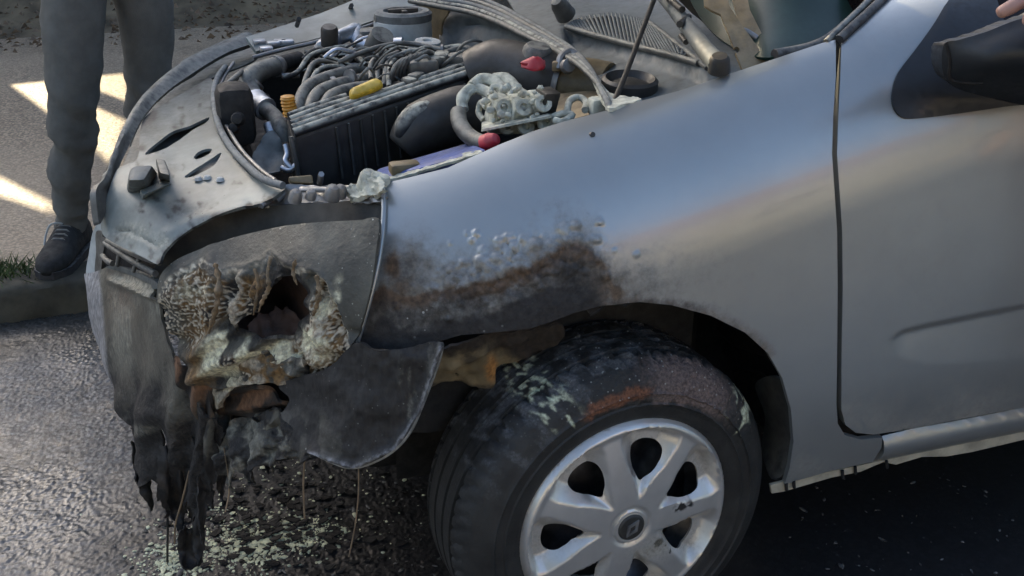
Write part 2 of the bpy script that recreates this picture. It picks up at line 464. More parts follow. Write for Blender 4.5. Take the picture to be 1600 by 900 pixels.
m_gap = plain('gap_shade_grey', (.045, .042, .035), .7, var=.5, sc=12, bmp=.4, bsc=60)
m_mirror = plain('satin_black_plastic', (.014, .016, .018), .45, var=.1, sc=40, bmp=.05)
m_wdisc = plain('dark_wheel_disc', (.07, .07, .075), .4, metal=.8, var=.6, sc=14)
m_wire = plain('bare_wire', (.30, .22, .14), .5, metal=.5, var=.3)
m_pow = plain('extinguisher_powder', (.58, .60, .42), .95, var=.3, sc=60, bmp=.4)

def glassmat(name, col, rough=.03):
    m, t, b = nodes(name)
    b.inputs['Base Color'].default_value = (*col, 1); b.inputs['Roughness'].default_value = rough
    b.inputs['Transmission Weight'].default_value = .0; b.inputs['Coat Weight'].default_value = .03; b.inputs['Coat Roughness'].default_value = .1; b.inputs['Specular IOR Level'].default_value = .22 if rough > .25 else .12
    c = mixc(t, ramp(t, noise(t, 14, 8, .7), .35, .75), [v*.85 for v in col], [v*1.3 for v in col]); t.links.new(c, b.inputs['Base Color'])
    return m
m_glass = glassmat('windscreen_glass', (.022, .044, .034), .30)
m_side = glassmat('side_window_glass', (.014, .010, .010), .2)

def groundmat(name, dry, wet, iswet=True):
    """asphalt: stones in binder, wet and sooty round the front of the car"""
    m, t, b = nodes(name)
    geo = N(t, 'ShaderNodeTexCoord').outputs['Object']
    st = vor(t, 95, 'F1', geo); st2 = vor(t, 210, 'F1', geo); cid = vor(t, 95, 'F1', geo, 1)
    sp = N(t, 'ShaderNodeSeparateColor'); t.links.new(cid, sp.inputs[0])
    big = noise(t, 1.3, 6, .6, geo); fine = noise(t, 30, 6, .7, geo)
    c = mixc(t, sp.outputs[0], [v*.6 for v in dry], [v*1.5 for v in dry])
    c = mixc(t, ramp(t, st, .35, .75), c, [v*.35 for v in dry])
    c = mixc(t, ramp(t, big, .35, .7), c, mixc(t, .5, c, [v*1.25 for v in dry]))
    P = N(t, 'ShaderNodeSeparateXYZ'); t.links.new(geo, P.inputs[0])
    # wet, sooty area: near the engine and under the car
    dx = math_(t, 'SUBTRACT', P.outputs[0], .55); dy = math_(t, 'SUBTRACT', P.outputs[1], .25)
    dd = math_(t, 'SQRT', math_(t, 'ADD', math_(t, 'MULTIPLY', math_(t, 'MULTIPLY', dx, dx), .55), math_(t, 'MULTIPLY', dy, dy)))
    dd = math_(t, 'ADD', dd, math_(t, 'MULTIPLY', math_(t, 'SUBTRACT', fine, .5), .25)); dd = math_(t, 'ADD', dd, math_(t, 'MULTIPLY', math_(t, 'SUBTRACT', big, .5), .6))
    ex = math_(t, 'ADD', P.outputs[0], .42); ey = math_(t, 'SUBTRACT', P.outputs[1], .45)
    d2 = math_(t, 'SQRT', math_(t, 'ADD', math_(t, 'MULTIPLY', ex, ex), math_(t, 'MULTIPLY', ey, ey)))
    d2 = math_(t, 'ADD', d2, math_(t, 'MULTIPLY', math_(t, 'SUBTRACT', fine, .5), .3))
    soot = math_(t, 'MAXIMUM', ramp(t, dd, 1.25, .65), math_(t, 'MULTIPLY', ramp(t, d2, .62, .30), .93))
    if not iswet: soot = math_(t, 'MULTIPLY', soot, 0.0)
    c = mixc(t, math_(t, 'MULTIPLY', soot, .93), c, wet)
    wt = math_(t, 'MULTIPLY', ramp(t, noise(t, 2.2, 5, .65, geo), .38, .6), 1.0 if iswet else .1)
    gut = ramp(t, P.outputs[1], 1.42 if iswet else 50, 1.62 if iswet else 60); c = mixc(t, math_(t, 'MULTIPLY', gut, .8), c, (.03, .028, .022))
    r = mixf(t, wt, .5, .19); r = mixf(t, soot, r, .5)
    # pale powder flecks
    fl = math_(t, 'MULTIPLY', ramp(t, vor(t, 48, 'F1', geo), .17, .10), ramp(t, noise(t, 6, 3, .6, geo), .52, .64))
    c = mixc(t, math_(t, 'MULTIPLY', fl, .8), c, (.36, .37, .33)); r = mixf(t, fl, r, .95)
    t.links.new(c, b.inputs['Base Color']); t.links.new(r, b.inputs['Roughness'])
    h1 = bump(t, st, -1.0, .012); h2 = bump(t, st2, -.6, .005, h1); h3 = bump(t, fine, .4, .01, h2)
    if iswet:
        for n_ in t.nodes:
            if n_.type == 'BUMP': t.links.new(math_(t, 'MULTIPLY', mixf(t, wt, 1.0, .35), n_.inputs['Strength'].default_value), n_.inputs['Strength'])
    t.links.new(h3, b.inputs['Normal']); return m
m_road = groundmat('wet_asphalt', (.128, .13, .128), (.010, .010, .011))
m_pave = groundmat('worn_pavement', (.29, .23, .16), (.03, .03, .03), False)
m_kerb = plain('mossy_kerb', (.060, .055, .038), .85, var=.5, sc=8, bmp=.8, bsc=50)
m_bank = plain('earth_bank', (.11, .085, .05), .95, var=.5, sc=4, bmp=1.0, bsc=20)

# ------------------------------------------------------------------ ground, kerb, pavement, bank
def slab(name, x0, x1, y0, y1, z0, z1, mat, nx=1, ny=1, kind='structure'):
    V, Fc = box_vf(x1-x0, y1-y0, z1-z0, 0); V += [(x0+x1)/2, (y0+y1)/2, (z0+z1)/2]
    return mk(name, V, Fc, mat, None, smooth=False, kind=kind)
mk('road', [(-60, -60, .012), (60, -60, .012), (60, 1.78, .012), (-60, 1.78, .012)], [(0, 1, 2, 3)], m_road, smooth=False, kind='structure')
def kerb():
    xs = np.r_[-40, np.arange(-4, 3.01, .018), 40]; prof = np.array([(1.776, -.1), (1.772, .0), (1.770, .03), (1.771, .06), (1.773, .09), (1.778, .106), (1.788, .116), (1.80, .1195), (1.83, .121), (1.86, .121), (1.905, .120)])
    m = len(prof); V = np.array([(x, y, z) for x in xs for y, z in prof]); q = np.c_[V[:, 0]*1000, (V[:, 1]+V[:, 2])*1000]
    a = (np.abs(V[:, 0]) < 5)*1.0; V[:, 1] += (fbm(q, 70, 3)-.5)*.022*a; V[:, 2] += (fbm(q, 60, 5)-.5)*.014*a*(V[:, 2] > .05)
    i = np.arange(len(xs)*m).reshape(-1, m); mk('kerb', V, np.c_[i[:-1, :-1].ravel(), i[1:, :-1].ravel(), i[1:, 1:].ravel(), i[:-1, 1:].ravel()], m_kerb, kind='structure')
kerb()
mk('pavement', [(-40, 1.90, .118), (40, 1.90, .118), (40, 5.6, .13), (-40, 5.6, .13)], [(0, 1, 2, 3)], m_pave, smooth=False, kind='structure')
def bank():
    X, Y = np.meshgrid(np.arange(-8, 8.01, .08), np.r_[np.arange(5.2, 8.3, .06), 9, 14, 40])
    Q = np.c_[X.ravel(), Y.ravel()]
    z = .10+sstep(5.45, 8.2, Q[:, 1])*1.2+(fbm(Q, .5, 3)-.5)*.16*sstep(5.3, 5.9, Q[:, 1])-.03*(1-sstep(5.2, 5.6, Q[:, 1]))
    ny, nx = X.shape; i = np.arange(ny*nx).reshape(ny, nx)
    Fc = np.c_[i[:-1, :-1].ravel(), i[:-1, 1:].ravel(), i[1:, 1:].ravel(), i[1:, :-1].ravel()]
    mk('earth_bank', np.c_[Q, z], Fc, m_bank, kind='structure')
bank()
def bankz(x, y):
    return float(.10+sstep(5.45, 8.2, np.array([y]))[0]*1.2)
mb = MB()
for i in range(2600):
    x, y = rng.uniform(-3, 1.8), 5.0+abs(rng.normal(.9, .6)); s = rng.uniform(.010, .028); a = rng.uniform(0, 6.3); tl = rng.normal(0, .5)
    z = max(bankz(x, y), .13)+.02+rng.uniform(0, .05)
    c, sn = math.cos(a)*s, math.sin(a)*s
    mb.add([(x-c, y-sn, z), (x+sn*.4, y-c*.4, z+tl*s+.01), (x+c, y+sn, z+.3*tl*s), (x-sn*.4, y+c*.4, z-.5*tl*s+.01)], [(0, 1, 2), (0, 2, 3)])
mb.build('leaf_litter', m_leaf, smooth=False, kind='stuff')
mb = MB()
for i in range(260):
    p = W(8+rng.normal(0, 22), 424+rng.normal(0, 8), .12, 'z'); h = rng.uniform(.01, .055); a = rng.uniform(0, 6.3); l = rng.normal(0, .03, 2)
    c, s = .003*math.cos(a), .003*math.sin(a)
    mb.add([(p[0]-c, p[1]-s, .115), (p[0]+c, p[1]+s, .115), (p[0]+l[0], p[1]+l[1], .12+h)], [(0, 1, 2)])
mb.build('grass_tuft', m_grass, smooth=False, kind='stuff')

def asphalt():
    X, Y = np.meshgrid(np.arange(-1.75, .12, .0036), np.arange(.0, 1.772, .0036)); Q = np.c_[X.ravel(), Y.ravel()]
    wq = Q*1000+np.c_[fbm(Q*1000, 14, 3)-.5, fbm(Q*1000, 14, 4)-.5]*8
    a, b, c = voro(wq, 11.0, 2); a2, b2, c2 = voro(wq, 6.0, 8)
    st = np.clip((b-a)/.5, 0, 1); st2 = np.clip((b2-a2)/.5, 0, 1); big = fbm(Q*1000, 260, 6)
    h = st**.6*(.35+.65*c)*.0036*sstep(.30, .62, big+.06)+st2*.0016+(fbm(Q*1000, 90, 7)-.5)*.008
    e = np.minimum.reduce([Q[:, 0]+1.75, .12-Q[:, 0], Q[:, 1], np.full(len(Q), 9.)]); h = .0125+(h+.001)*sstep(0, .08, e)
    ny, nx = X.shape; i = np.arange(ny*nx).reshape(ny, nx)
    Fc = np.c_[i[:-1, :-1].ravel(), i[:-1, 1:].ravel(), i[1:, 1:].ravel(), i[1:, :-1].ravel()]
    mk('asphalt_surface', np.c_[Q, h], Fc, m_road, kind='structure', sharp=0)
asphalt()

# added wall, out of view: blocks the sun, gaps shaped to throw sun patches
def shade_wall():
    root = empty('added_shade_wall', (0, 8.6, 1.2), 'added out-of-view board wall that blocks the sun, gaps shaped to throw sun patches', 'wall')
    patches = [[(18, 136), (200, 117), (204, 164), (140, 140), (100, 197)], [(110, 156), (150, 170), (197, 190), (180, 263), (150, 236), (105, 205)],
               [(-60, 252), (0, 280), (84, 322), (80, 335), (0, 307), (-60, 281)]]
    holes = []  # openings traced back along the sun from the wanted ground patches
    for p in patches:
        h = []
        for a, b in p:
            g = W(a, b, .12, 'z'); k = (8.6-g[1])/SUNV[1]; q = g+SUNV*k; h.append((q[0], q[2]))
        holes.append(h)
    Q, T = fill2d([(-24, 0), (18, 0), (18, 5.2), (-24, 5.2)], 1.0, holes)
    V = np.c_[Q[:, 0], np.full(len(Q), 8.6), Q[:, 1]]
    V2, F2, _ = thicken(V, T, .03); mk('wall_sheet', V2, F2, m_wall, root, smooth=False)
    for x in (-22, -16, -10, 2, 8, 16):
        V, Fc = box_vf(.2, .2, 5, .05); mk('post', V+[x, 8.76, 2.5], Fc, m_wall, root, smooth=False)
shade_wall()

# ------------------------------------------------------------------ car
CAR = empty('burnt_car', (.95, .83, 0), 'silver hatchback with open bonnet, melted headlight and scorched front wing, parked at the kerb', 'car')
def P(outline, k=1): return [(x, y) for x, y in outline]

# front wing
fender_out = [(597, 287), (640, 277), (700, 262), (740, 244), (780, 226), (830, 206), (880, 190), (950, 172), (1000, 158), (1060, 142), (1120, 122), (1180, 102), (1240, 82), (1285, 67), (1306, 62),
              (1306, 120), (1302, 180), (1300, 240), (1304, 300), (1308, 360), (1309, 450), (1308, 560), (1307, 630), (1309, 662), (1320, 680), (1345, 687), (1379, 684),
              (1377, 700), (1364, 721), (1300, 735), (1226, 757), (1234, 730), (1240, 690), (1236, 640), (1222, 590), (1200, 552), (1165, 520), (1110, 493), (1050, 477), (1000, 472), (940, 478), (895, 489),
              (860, 503), (830, 513), (780, 519), (720, 525), (690, 534), (640, 545), (585, 556), (553, 551), (562, 515), (578, 462), (590, 410), (597, 360), (600, 320)]
burnline = [(560, 474), (600, 460), (625, 474), (660, 472), (700, 458), (750, 452), (790, 440), (820, 426), (850, 412), (880, 398), (915, 402), (945, 430), (960, 462), (1000, 470)]
def below(Q, line):
    L = np.array(line); return Q[:, 1]-np.interp(Q[:, 0], L[:, 0], L[:, 1])
def blob(Q, cx, cy, rx, ry): return np.exp(-(((Q[:, 0]-cx)/rx)**2+((Q[:, 1]-cy)/ry)**2))
def a_soot(Q):
    b = below(Q, burnline)+(fbm(Q, 40, 1)-.5)*30
    s = np.maximum(.62*sstep(-26, 26, b), sstep(6, 60, b))*(1-sstep(905, 1010, Q[:, 0]+(fbm(Q, 30, 52)-.5)*70))*(1-.16*sstep(.5, .68, fbm(Q, 34, 21)))
    s = np.maximum(s, .95*blob(Q, 895, 430, 42, 34)); s = np.maximum(s, .55*blob(Q, 815, 470, 30, 40))
    s = np.maximum(s, .6*blob(Q, 1000, 480, 130, 14))
    return s
def a_burn(Q):
    b = below(Q, burnline)+(fbm(Q, 50, 2)-.5)*40
    s = .85*np.exp(-((b+6)/np.where(b < -6, 12, 26))**2)*(1-sstep(960, 1000, Q[:, 0]))
    s = np.maximum(s, .95*blob(Q, 614, 415, 14, 26)); s = np.maximum(s, .6*blob(Q, 628, 450, 22, 16))
    s = np.maximum(s, .75*blob(Q, 940, 440, 30, 40))
    ar = polydist(Q, [(930, 478), (1000, 472), (1050, 476), (1110, 492), (1165, 519), (1200, 551)])
    s = np.maximum(s, .55*np.exp(-(ar/16)**2))
    return s
def a_smoke(Q):
    b = below(Q, burnline)+(fbm(Q, 90, 22)-.5)*90
    return np.clip(.55*sstep(-120, 5, b)*(1-sstep(940, 1120, Q[:, 0]))*(.5+fbm(Q, 45, 23))+.35*blob(Q, 640, 390, 40, 70)+.3*blob(Q, 1000, 450, 160, 40)*fbm(Q, 40, 24), 0, .75)
def a_blister(Q):
    b = polydist(Q, [(690, 455), (740, 430), (790, 405), (830, 385), (880, 378), (925, 395), (900, 440), (830, 440)])
    return np.exp(-(b/34)**2)+.5*blob(Q, 885, 362, 16, 30)
def a_speck(Q): return sstep(.35, .6, fbm(Q, 60, 8))*(blob(Q, 700, 495, 70, 35)+.6*blob(Q, 620, 500, 50, 30))
def a_dirtf(Q): return .55*sstep(640, 760, Q[:, 1])*fbm(Q, 60, 4)+.35*blob(Q, 1020, 420, 200, 70)
bub = [(rng.normal(845, 55), rng.normal(395, 22), rng.uniform(3, 9)) for i in range(70)]+[(rng.normal(740, 45), rng.normal(438, 14), rng.uniform(2, 5)) for i in range(60)]+[(883, 355, 8), (892, 372, 9), (835, 382, 14), (790, 418, 11), (700, 500, 6), (620, 478, 5), (845, 448, 6)]+[(rng.normal(820, 60), rng.normal(412, 16), rng.uniform(5, 12)) for i in range(40)]
def d_fender(Q):
    d = np.zeros(len(Q))
    global bub
    r2 = np.random.default_rng(3)
    if len(bub) < 300:
        for i in range(230):
            u = r2.uniform(0, 1); x0 = 690+u*220; y0 = 440-u*62; bub.append((x0+r2.normal(0, 12), y0+8+r2.normal(0, 17), 3+6.5*r2.uniform(0, 1)**2))
    wq = Q+np.c_[fbm(Q, 12, 41)-.5, fbm(Q, 12, 42)-.5]*5
    for x, y, r in bub:
        e = np.hypot(wq[:, 0]-x, (wq[:, 1]-y)*1.1)/r; d = np.maximum(d, np.sqrt(np.clip(1-e*e, 0, 1))*r*.00062)
    d += (np.abs(fbm(Q, 18, 43)-.5)*.006)*np.clip(a_blister(Q), 0, 1)
    d += (fbm(Q, 30, 6)-.5)*.010*blob(Q, 800, 470, 180, 45)
    d -= .006*np.exp(-((Q[:, 0]-690)/60)**2)*sstep(440, 540, Q[:, 1])
    return d
fender = patch('front_wing', fender_out, body, m_paint, CAR, th=.010, step=3.6, curved=False, disp=d_fender,
               attrs=dict(soot=a_soot, smoke=a_smoke, burn=a_burn, blister=a_blister, speck=a_speck, dirt=a_dirtf))
edge = body([(599, 291), (601, 320), (599, 360), (592, 410), (580, 462), (565, 513), (555, 548)])
tube('wing_lip', edge+[-.002, -.004, 0], .0042, m_paint, CAR, px=False)
V, Fc = lathe_vf(body([(925, 210)])[0]+[0, -.001, 0], [(.0, .003), (.004, .003), (.0045, -.004)], (0, -1, .4), 10); mk('rubber_plug', V, Fc, m_black, CAR)

# door with its pressing, sail plate, mirror, glass
door_out = [(1315, 62), (1345, 34), (1386, -6), (1410, -40), (1516, -40), (1487, 0), (1450, 60), (1425, 105), (1425, 120), (1520, 118), (1640, 100), (1760, 85), (1900, 70), (1900, 300), (1900, 578), (1760, 606), (1610, 634), (1500, 655), (1420, 671), (1365, 679),
            (1337, 676), (1321, 664), (1315, 640), (1315, 560), (1317, 450), (1316, 360), (1312, 300), (1308, 240), (1310, 180), (1313, 120)]
def d_door(Q):
    ln = np.interp(Q[:, 0], [1392, 1410, 1450, 1600, 1900], [530, 520, 510, 480, 425]); b = Q[:, 1]-ln
    lx = sstep(1385, 1420, Q[:, 0])
    h = np.interp(Q[:, 0], [1390, 1450, 1900], [20, 42, 90])
    return -.006*lx*sstep(-5, 5, b)*np.clip(1-b/h/1.4, 0, 1)
def a_dirt(Q): return .5*sstep(560, 670, Q[:, 1])*fbm(Q, 70, 4)+.25*fbm(Q, 120, 9)
door = patch('front_door', door_out, body, m_paint, CAR, th=.02, step=4.5, curved=False, disp=d_door, attrs=dict(dirt=a_dirt))
# dark joint behind the shut line, and seals
patch('door_jamb', [(1290, 90), (1330, 60), (1335, 640), (1345, 670), (1400, 668), (1400, 690), (1320, 690), (1296, 660)], lambda Q: body(Q, .03), m_soot, CAR, th=.004, step=20, curved=False)
tube('door_seal', [tuple(p) for p in ()] or body([(1311, 66), (1330, 48), (1352, 28), (1384, -3), (1420, -40)])+[0, .0, .004], .008, m_rub, CAR, px=False)
tube('pillar_trim', body([(1300, 68), (1322, 46), (1345, 24), (1372, -4), (1400, -40)])+[-.004, .01, .0], .006, m_hose, CAR, px=False)
patch('window_glass', [(1430, 130), (1440, 80), (1500, -20), (1530, -60), (1900, -60), (1900, 110)], lambda Q: body(Q, .035), m_side, door, th=.004, step=30, curved=False)
sail_out = [(1486, -1), (1510, -30), (1540, -30), (1560, 40), (1600, 90), (1640, 110), (1640, 155), (1560, 168), (1480, 180), (1425, 186), (1405, 182), (1394, 166), (1393, 145), (1402, 115), (1425, 84), (1455, 45)]
def d_sail(Q): return .004+.012*sstep(1400, 1480, Q[:, 0])*sstep(190, 150, Q[:, 1])
patch('mirror_base', sail_out, body, m_mirror, door, th=.012, step=7, disp=d_sail)
def mirror():
    # shell of the mirror, a rounded housing that stands out from the door
    y = -.13
    prof = [(1474, 72), (1500, 62), (1540, 50), (1575, 36), (1600, 28), (1680, 5), (1790, 15), (1830, 60), (1820, 140), (1740, 168), (1620, 166), (1560, 156), (1482, 130)]
    o = catmull(prof, 5, True); Q, T = fill2d(o, 8)
    dist = polydist(Q, np.vstack([o, o[:1]]))
    rnd = np.sqrt(np.clip(1-(1-np.clip(dist/26, 0, 1))**2, 0, 1))
    ctrl = [(1474, 72, -.030), (1482, 122, -.032), (1540, 50, -.065), (1600, 26, -.085), (1680, 5, -.10), (1790, 15, -.11), (1830, 90, -.12), (1740, 158, -.10), (1620, 158, -.075), (1560, 150, -.055)]
    base = TPS(ctrl)(Q); front = TPS(ctrl+[(1545, 100, -.088), (1600, 95, -.118), (1680, 80, -.150), (1760, 80, -.155)])(Q)
    Fv = base+(front-base)*(.35+.65*rnd)[:, None]
    Bv = base.copy(); Bv[:, 1] += rnd*.05
    n = len(Q); V = np.vstack([Fv, Bv])
    fn = np.cross(Fv[T[:, 1]]-Fv[T[:, 0]], Fv[T[:, 2]]-Fv[T[:, 0]])
    if (fn*(CAM-Fv[T].mean(1))).sum() < 0: T = T[:, ::-1]
    o_ = mk('mirror_shell', V, T.tolist()+(T[:, ::-1]+n).tolist(), m_mirror, door, sharp=70)
    tube('mirror_seam', Fv[[np.argmin(np.hypot(Q[:, 0]-a, Q[:, 1]-b)) for a, b in ((1477, 70), (1478, 95), (1481, 120), (1510, 128), (1535, 132))]]+[0, -.001, 0], .0025, m_soot, door, px=False, sm=3)
mirror()

# sill and underbody flange
sill_out = [(1384, 688), (1430, 677), (1500, 664), (1610, 642), (1760, 613), (1900, 586), (1900, 630), (1760, 655), (1600, 680), (1500, 701), (1430, 715), (1370, 727), (1380, 708)]
def d_sill(Q):
    top = np.interp(Q[:, 0], [1384, 1610, 1900], [688, 642, 586]); u = np.clip((Q[:, 1]-top)/38, 0, 1)
    return -.012+.014*np.sin(u*math.pi)**.6
patch('sill', sill_out, body, m_paint, CAR, th=.02, step=6, curved=False, disp=d_sill, attrs=dict(dirt=lambda Q: .8*sstep(8, 40, Q[:, 1]-np.interp(Q[:, 0], [1384, 1610, 1900], [688, 642, 586]))*fbm(Q, 50, 3)))
fl = [(1204, 758), (1260, 744), (1340, 728), (1420, 711), (1600, 674), (1760, 648), (1900, 622), (1900, 636), (1760, 661), (1600, 687), (1520, 706), (1480, 713), (1440, 714), (1400, 726), (1380, 722), (1345, 737), (1300, 746), (1225, 768), (1206, 771)]
patch('sill_flange', fl, TPS([(1204, 765, .03), (1400, 720, .03), (1600, 680, .03), (1900, 630, .03), (1400, 700, .03), (1800, 640, .03)]), m_cream, CAR, th=.006, step=6, curved=False,)
for px, py in ((1228, 761), (1240, 757), (1316, 741), (1336, 735), (1385, 726)): tube('sealant_drip', [(px, py-6, .026), (px+1, py+5, .026)], .003, m_soot, CAR, n=6, sm=1)

# wheel arch: liner shell and struts
def arch_liner():
    V = []; n = 40
    for j, y in enumerate(np.linspace(.012, .34, 6)):
        for i in range(n+1):
            a = math.radians(14+88*i/n); r = .385-.02*(j > 3)+.006*math.sin(i*1.7+j)
            V.append((.02+r*math.cos(a)*.98, y, .295+r*math.sin(a)*1.02))
    m = n+1; Fc = [(j*m+i, j*m+i+1, (j+1)*m+i+1, (j+1)*m+i) for j in range(5) for i in range(n)]
    V2, F2, _ = thicken(np.array(V), np.array([t for f in Fc for t in ((f[0], f[1], f[2]), (f[0], f[2], f[3]))]), .004, False)
    mk('arch_liner', V2, F2, m_soot, CAR)
    c, s = [(.4*math.cos(a), .4*math.sin(a)) for a in np.linspace(0, 6.28, 24)], 0
    mk('inner_wing', [(-.30, .345, .22), (.5, .345, .2), (.5, .345, .80), (-.30, .345, .74)], [(0, 1, 2, 3)], m_soot, CAR, smooth=False)
arch_liner()
patch('wing_stay', [(680, 558), (700, 540), (760, 524), (830, 517), (880, 512), (872, 540), (820, 560), (778, 576), (770, 600), (735, 602), (700, 598), (672, 602)], TPS([(680, 540, .03), (880, 512, .05), (672, 602, .08), (770, 600, .10), (780, 550, .07)]), m_stay, CAR, th=.004, step=4, holes=[[(711, 586), (714, 583), (717, 586), (714, 590)]],
      disp=lambda Q: (fbm(Q, 30, 3)-.5)*.02+.006*np.exp(-(polydist(Q, [(700, 575), (760, 545), (830, 525)])/5)**2), attrs=dict(soot=lambda Q: np.clip(1.1*sstep(575, 530, Q[:, 1]+(fbm(Q, 26, 5)-.5)*40)*.8+.8*sstep(770, 840, Q[:, 0])+.7*np.exp(-(polydist(Q, [(672, 602), (735, 602), (770, 600)])/5)**2), 0, 1), rust=lambda Q: blob(Q, 768, 575, 12, 22)))
patch('splash_guard', [(1180, 600), (1215, 590), (1236, 640), (1240, 690), (1228, 735), (1205, 748), (1190, 700), (1195, 650)], TPS([(1180, 600, .14), (1240, 640, .03), (1240, 700, .03), (1205, 748, .06), (1190, 690, .12)]), m_hose, CAR, th=.006, step=8)

# ------------------------------------------------------------------ wheel
HUB = (.008, 0, .30); STEER = math.radians(5)
def wheel(loc, steer, flip=False):
    Lm = Matrix.Translation(Vector(loc)-Vector((.95, .83, 0))) @ Matrix.Rotation(steer+(math.pi if flip else 0), 4, 'Z') @ Matrix.Scale(.96, 4)
    # steel disc behind the trim; local axes: x right, z up, -y outward
    V, Fc = lathe_vf((0, .03, 0), [(0, .004), (.05, .004), (.09, -.012), (.15, -.02), (.172, -.004), (.182, .015), (.19, -.02), (.185, -.10), (.18, -.16)], (0, -1, 0), 48)
    o = bpy.data.objects.new('wheel', None)
    me_o = mk('wheel', V, Fc, m_wdisc, None, local=True)
    me_o.parent = CAR; me_o.matrix_local = Lm; WM[me_o.name] = WM[CAR.name] @ Lm
    whl = me_o
    # tyre: turned profile with rain grooves, tread blocks cut by sipes, burnt on top
    prof = [(.192, -.012), (.196, .004), (.205, .010), (.225, .013), (.228, .0155), (.231, .013), (.244, .013), (.247, .0155), (.250, .012), (.268, .006), (.283, -.004), (.292, -.016), (.297, -.026)]
    y = -.030
    for gpos in (-.050, -.086, -.122, -.155):
        prof += [(.300, gpos+.014), (.3005, gpos+.0045), (.293, gpos+.003), (.293, gpos-.003), (.3005, gpos-.0045)]
    prof += [(.297, -.172), (.288, -.186), (.268, -.20), (.23, -.205), (.192, -.19)]
    # finer profile
    pf = [prof[0]]
    for a, b in zip(prof[:-1], prof[1:]):
        k = max(1, int(math.hypot(b[0]-a[0], b[1]-a[1])/.006))
        pf += [(a[0]+(b[0]-a[0])*i/k, a[1]+(b[1]-a[1])*i/k) for i in range(1, k+1)]
    n = 300; pr = np.array(pf); ang = np.linspace(0, 2*math.pi, n, endpoint=False)
    Rr, An = np.meshgrid(pr[:, 0], ang); Hh = np.meshgrid(pr[:, 1], ang)[0]
    shoulder = sstep(.284, .296, Rr)
    sip = np.mod(An*66/(2*math.pi)+Hh*14, 1.0); cut = (sip < .2)*((Hh > -.048) | (Hh < -.157))*shoulder
    Rr2 = Rr-.006*cut
    u = Rr*np.cos(An); v = Rr*np.sin(An)
    Q = np.c_[An.ravel()*300, Hh.ravel()*1000]
    dg = np.degrees(An); top = np.exp(-((dg-72)/38)**2)*sstep(.205, .26, Rr)
    lump = (fbm(Q, 9, 2)-.5).reshape(An.shape)
    Rr2 = Rr2+lump*.012*top; Hh2 = Hh+lump*.006*top
    V = np.c_[(Rr2*np.cos(An)).ravel(), -Hh2.ravel(), (Rr2*np.sin(An)).ravel()]
    m = len(pf); i = np.arange(n*m).reshape(n, m); j = np.roll(i, -1, 0)
    Fc = np.c_[i[:, :-1].ravel(), i[:, 1:].ravel(), j[:, 1:].ravel(), j[:, :-1].ravel()]
    nz = fbm(Q, 22, 5).reshape(An.shape)
    face = sstep(-.03, 0.0, Hh)
    A = dict(
        ash=.38*sstep(.42, .62, nz)*sstep(40, 80, dg)*sstep(175, 140, dg)*sstep(.22, .26, Rr)+.10*shoulder,
        pink=np.exp(-((dg-64)/22)**2)*sstep(.222, .24, Rr+(nz-.5)*.03)*sstep(-.05, -.01, Hh),
        rust=np.clip(1.3*np.exp(-((dg-97)/15)**4)*np.exp(-((Rr-.250-(nz-.5)*.03+(dg-97)*.0002)/.011)**2)*face, 0, 1),
        white=(np.exp(-((dg-119)/7)**2)+np.exp(-((dg-36)/7)**2))*sstep(.5, .62, fbm(Q*[1, .9], 9, 7).reshape(An.shape))*sstep(.23, .25, Rr),
        rough=top, speck=.8*np.exp(-((dg-75)/40)**2)*sstep(.235, .25, Rr))
    if loc != HUB: A = {}
    mk('tyre', V, Fc, m_tyre, whl, {k: np.clip(a, 0, 1).ravel() for k, a in A.items()}, sharp=35, local=True)
    # wheel trim with seven spokes
    th0 = [math.radians(180+360/7*k) for k in range(7)]
    holes = []
    for c in th0:
        L = [(.083, -.02), (.094, -.14), (.109, -.215), (.128, -.25), (.146, -.225), (.154, -.12), (.155, .03), (.148, .145), (.133, .19), (.114, .165), (.098, .10)]
        holes.append([(r*math.cos(c+a), r*math.sin(c+a)) for r, a in L])
    circ = [(.200*math.cos(a), .200*math.sin(a)) for a in np.linspace(0, 2*math.pi, 90, endpoint=False)]
    Q, T = fill2d(np.array(circ), .004, [catmull(h, 5, True) for h in holes])
    r = np.hypot(Q[:, 0], Q[:, 1]); a = np.arctan2(Q[:, 1], Q[:, 0])
    d = np.min([np.abs((a-c+math.pi) % (2*math.pi)-math.pi)*0+((a-c+.03+math.pi) % (2*math.pi)-math.pi)*1.0 for c in th0], axis=0) if 0 else None
    best = np.full(len(Q), 9.)
    for c in th0:
        e = (a-c+math.pi) % (2*math.pi)-math.pi; best = np.where(np.abs(e) < np.abs(best), e, best)
    wdt = np.interp(r, [.05, .08, .12, .16, .19], [.02, .15, .31, .36, .33])
    sc = np.clip((1.0-np.abs(best)/wdt)/.5, 0, 1)*np.clip((r-.055)/.05, 0, 1)*np.clip((.186-r)/.016, 0, 1)
    h = .012+.014*(1-(r/.2)**2)-.022*sc-.010*sstep(.19, .2, r)+.004*np.exp(-((r-.187)/.006)**2)
    h -= .004*np.exp(-((r-.034)/.004)**2)
    if loc == HUB:   # cracked, softened spoke
        h -= .008*np.exp(-(((Q[:, 0]-.10)/.03)**2+((Q[:, 1]+.05)/.02)**2))
    V = np.c_[Q[:, 0], -h, Q[:, 1]]
    if np.cross(V[T[0, 1]]-V[T[0, 0]], V[T[0, 2]]-V[T[0, 0]])[1] > 0: T = T[:, ::-1]
    V2, F2, _ = thicken(V, T, .004, False)
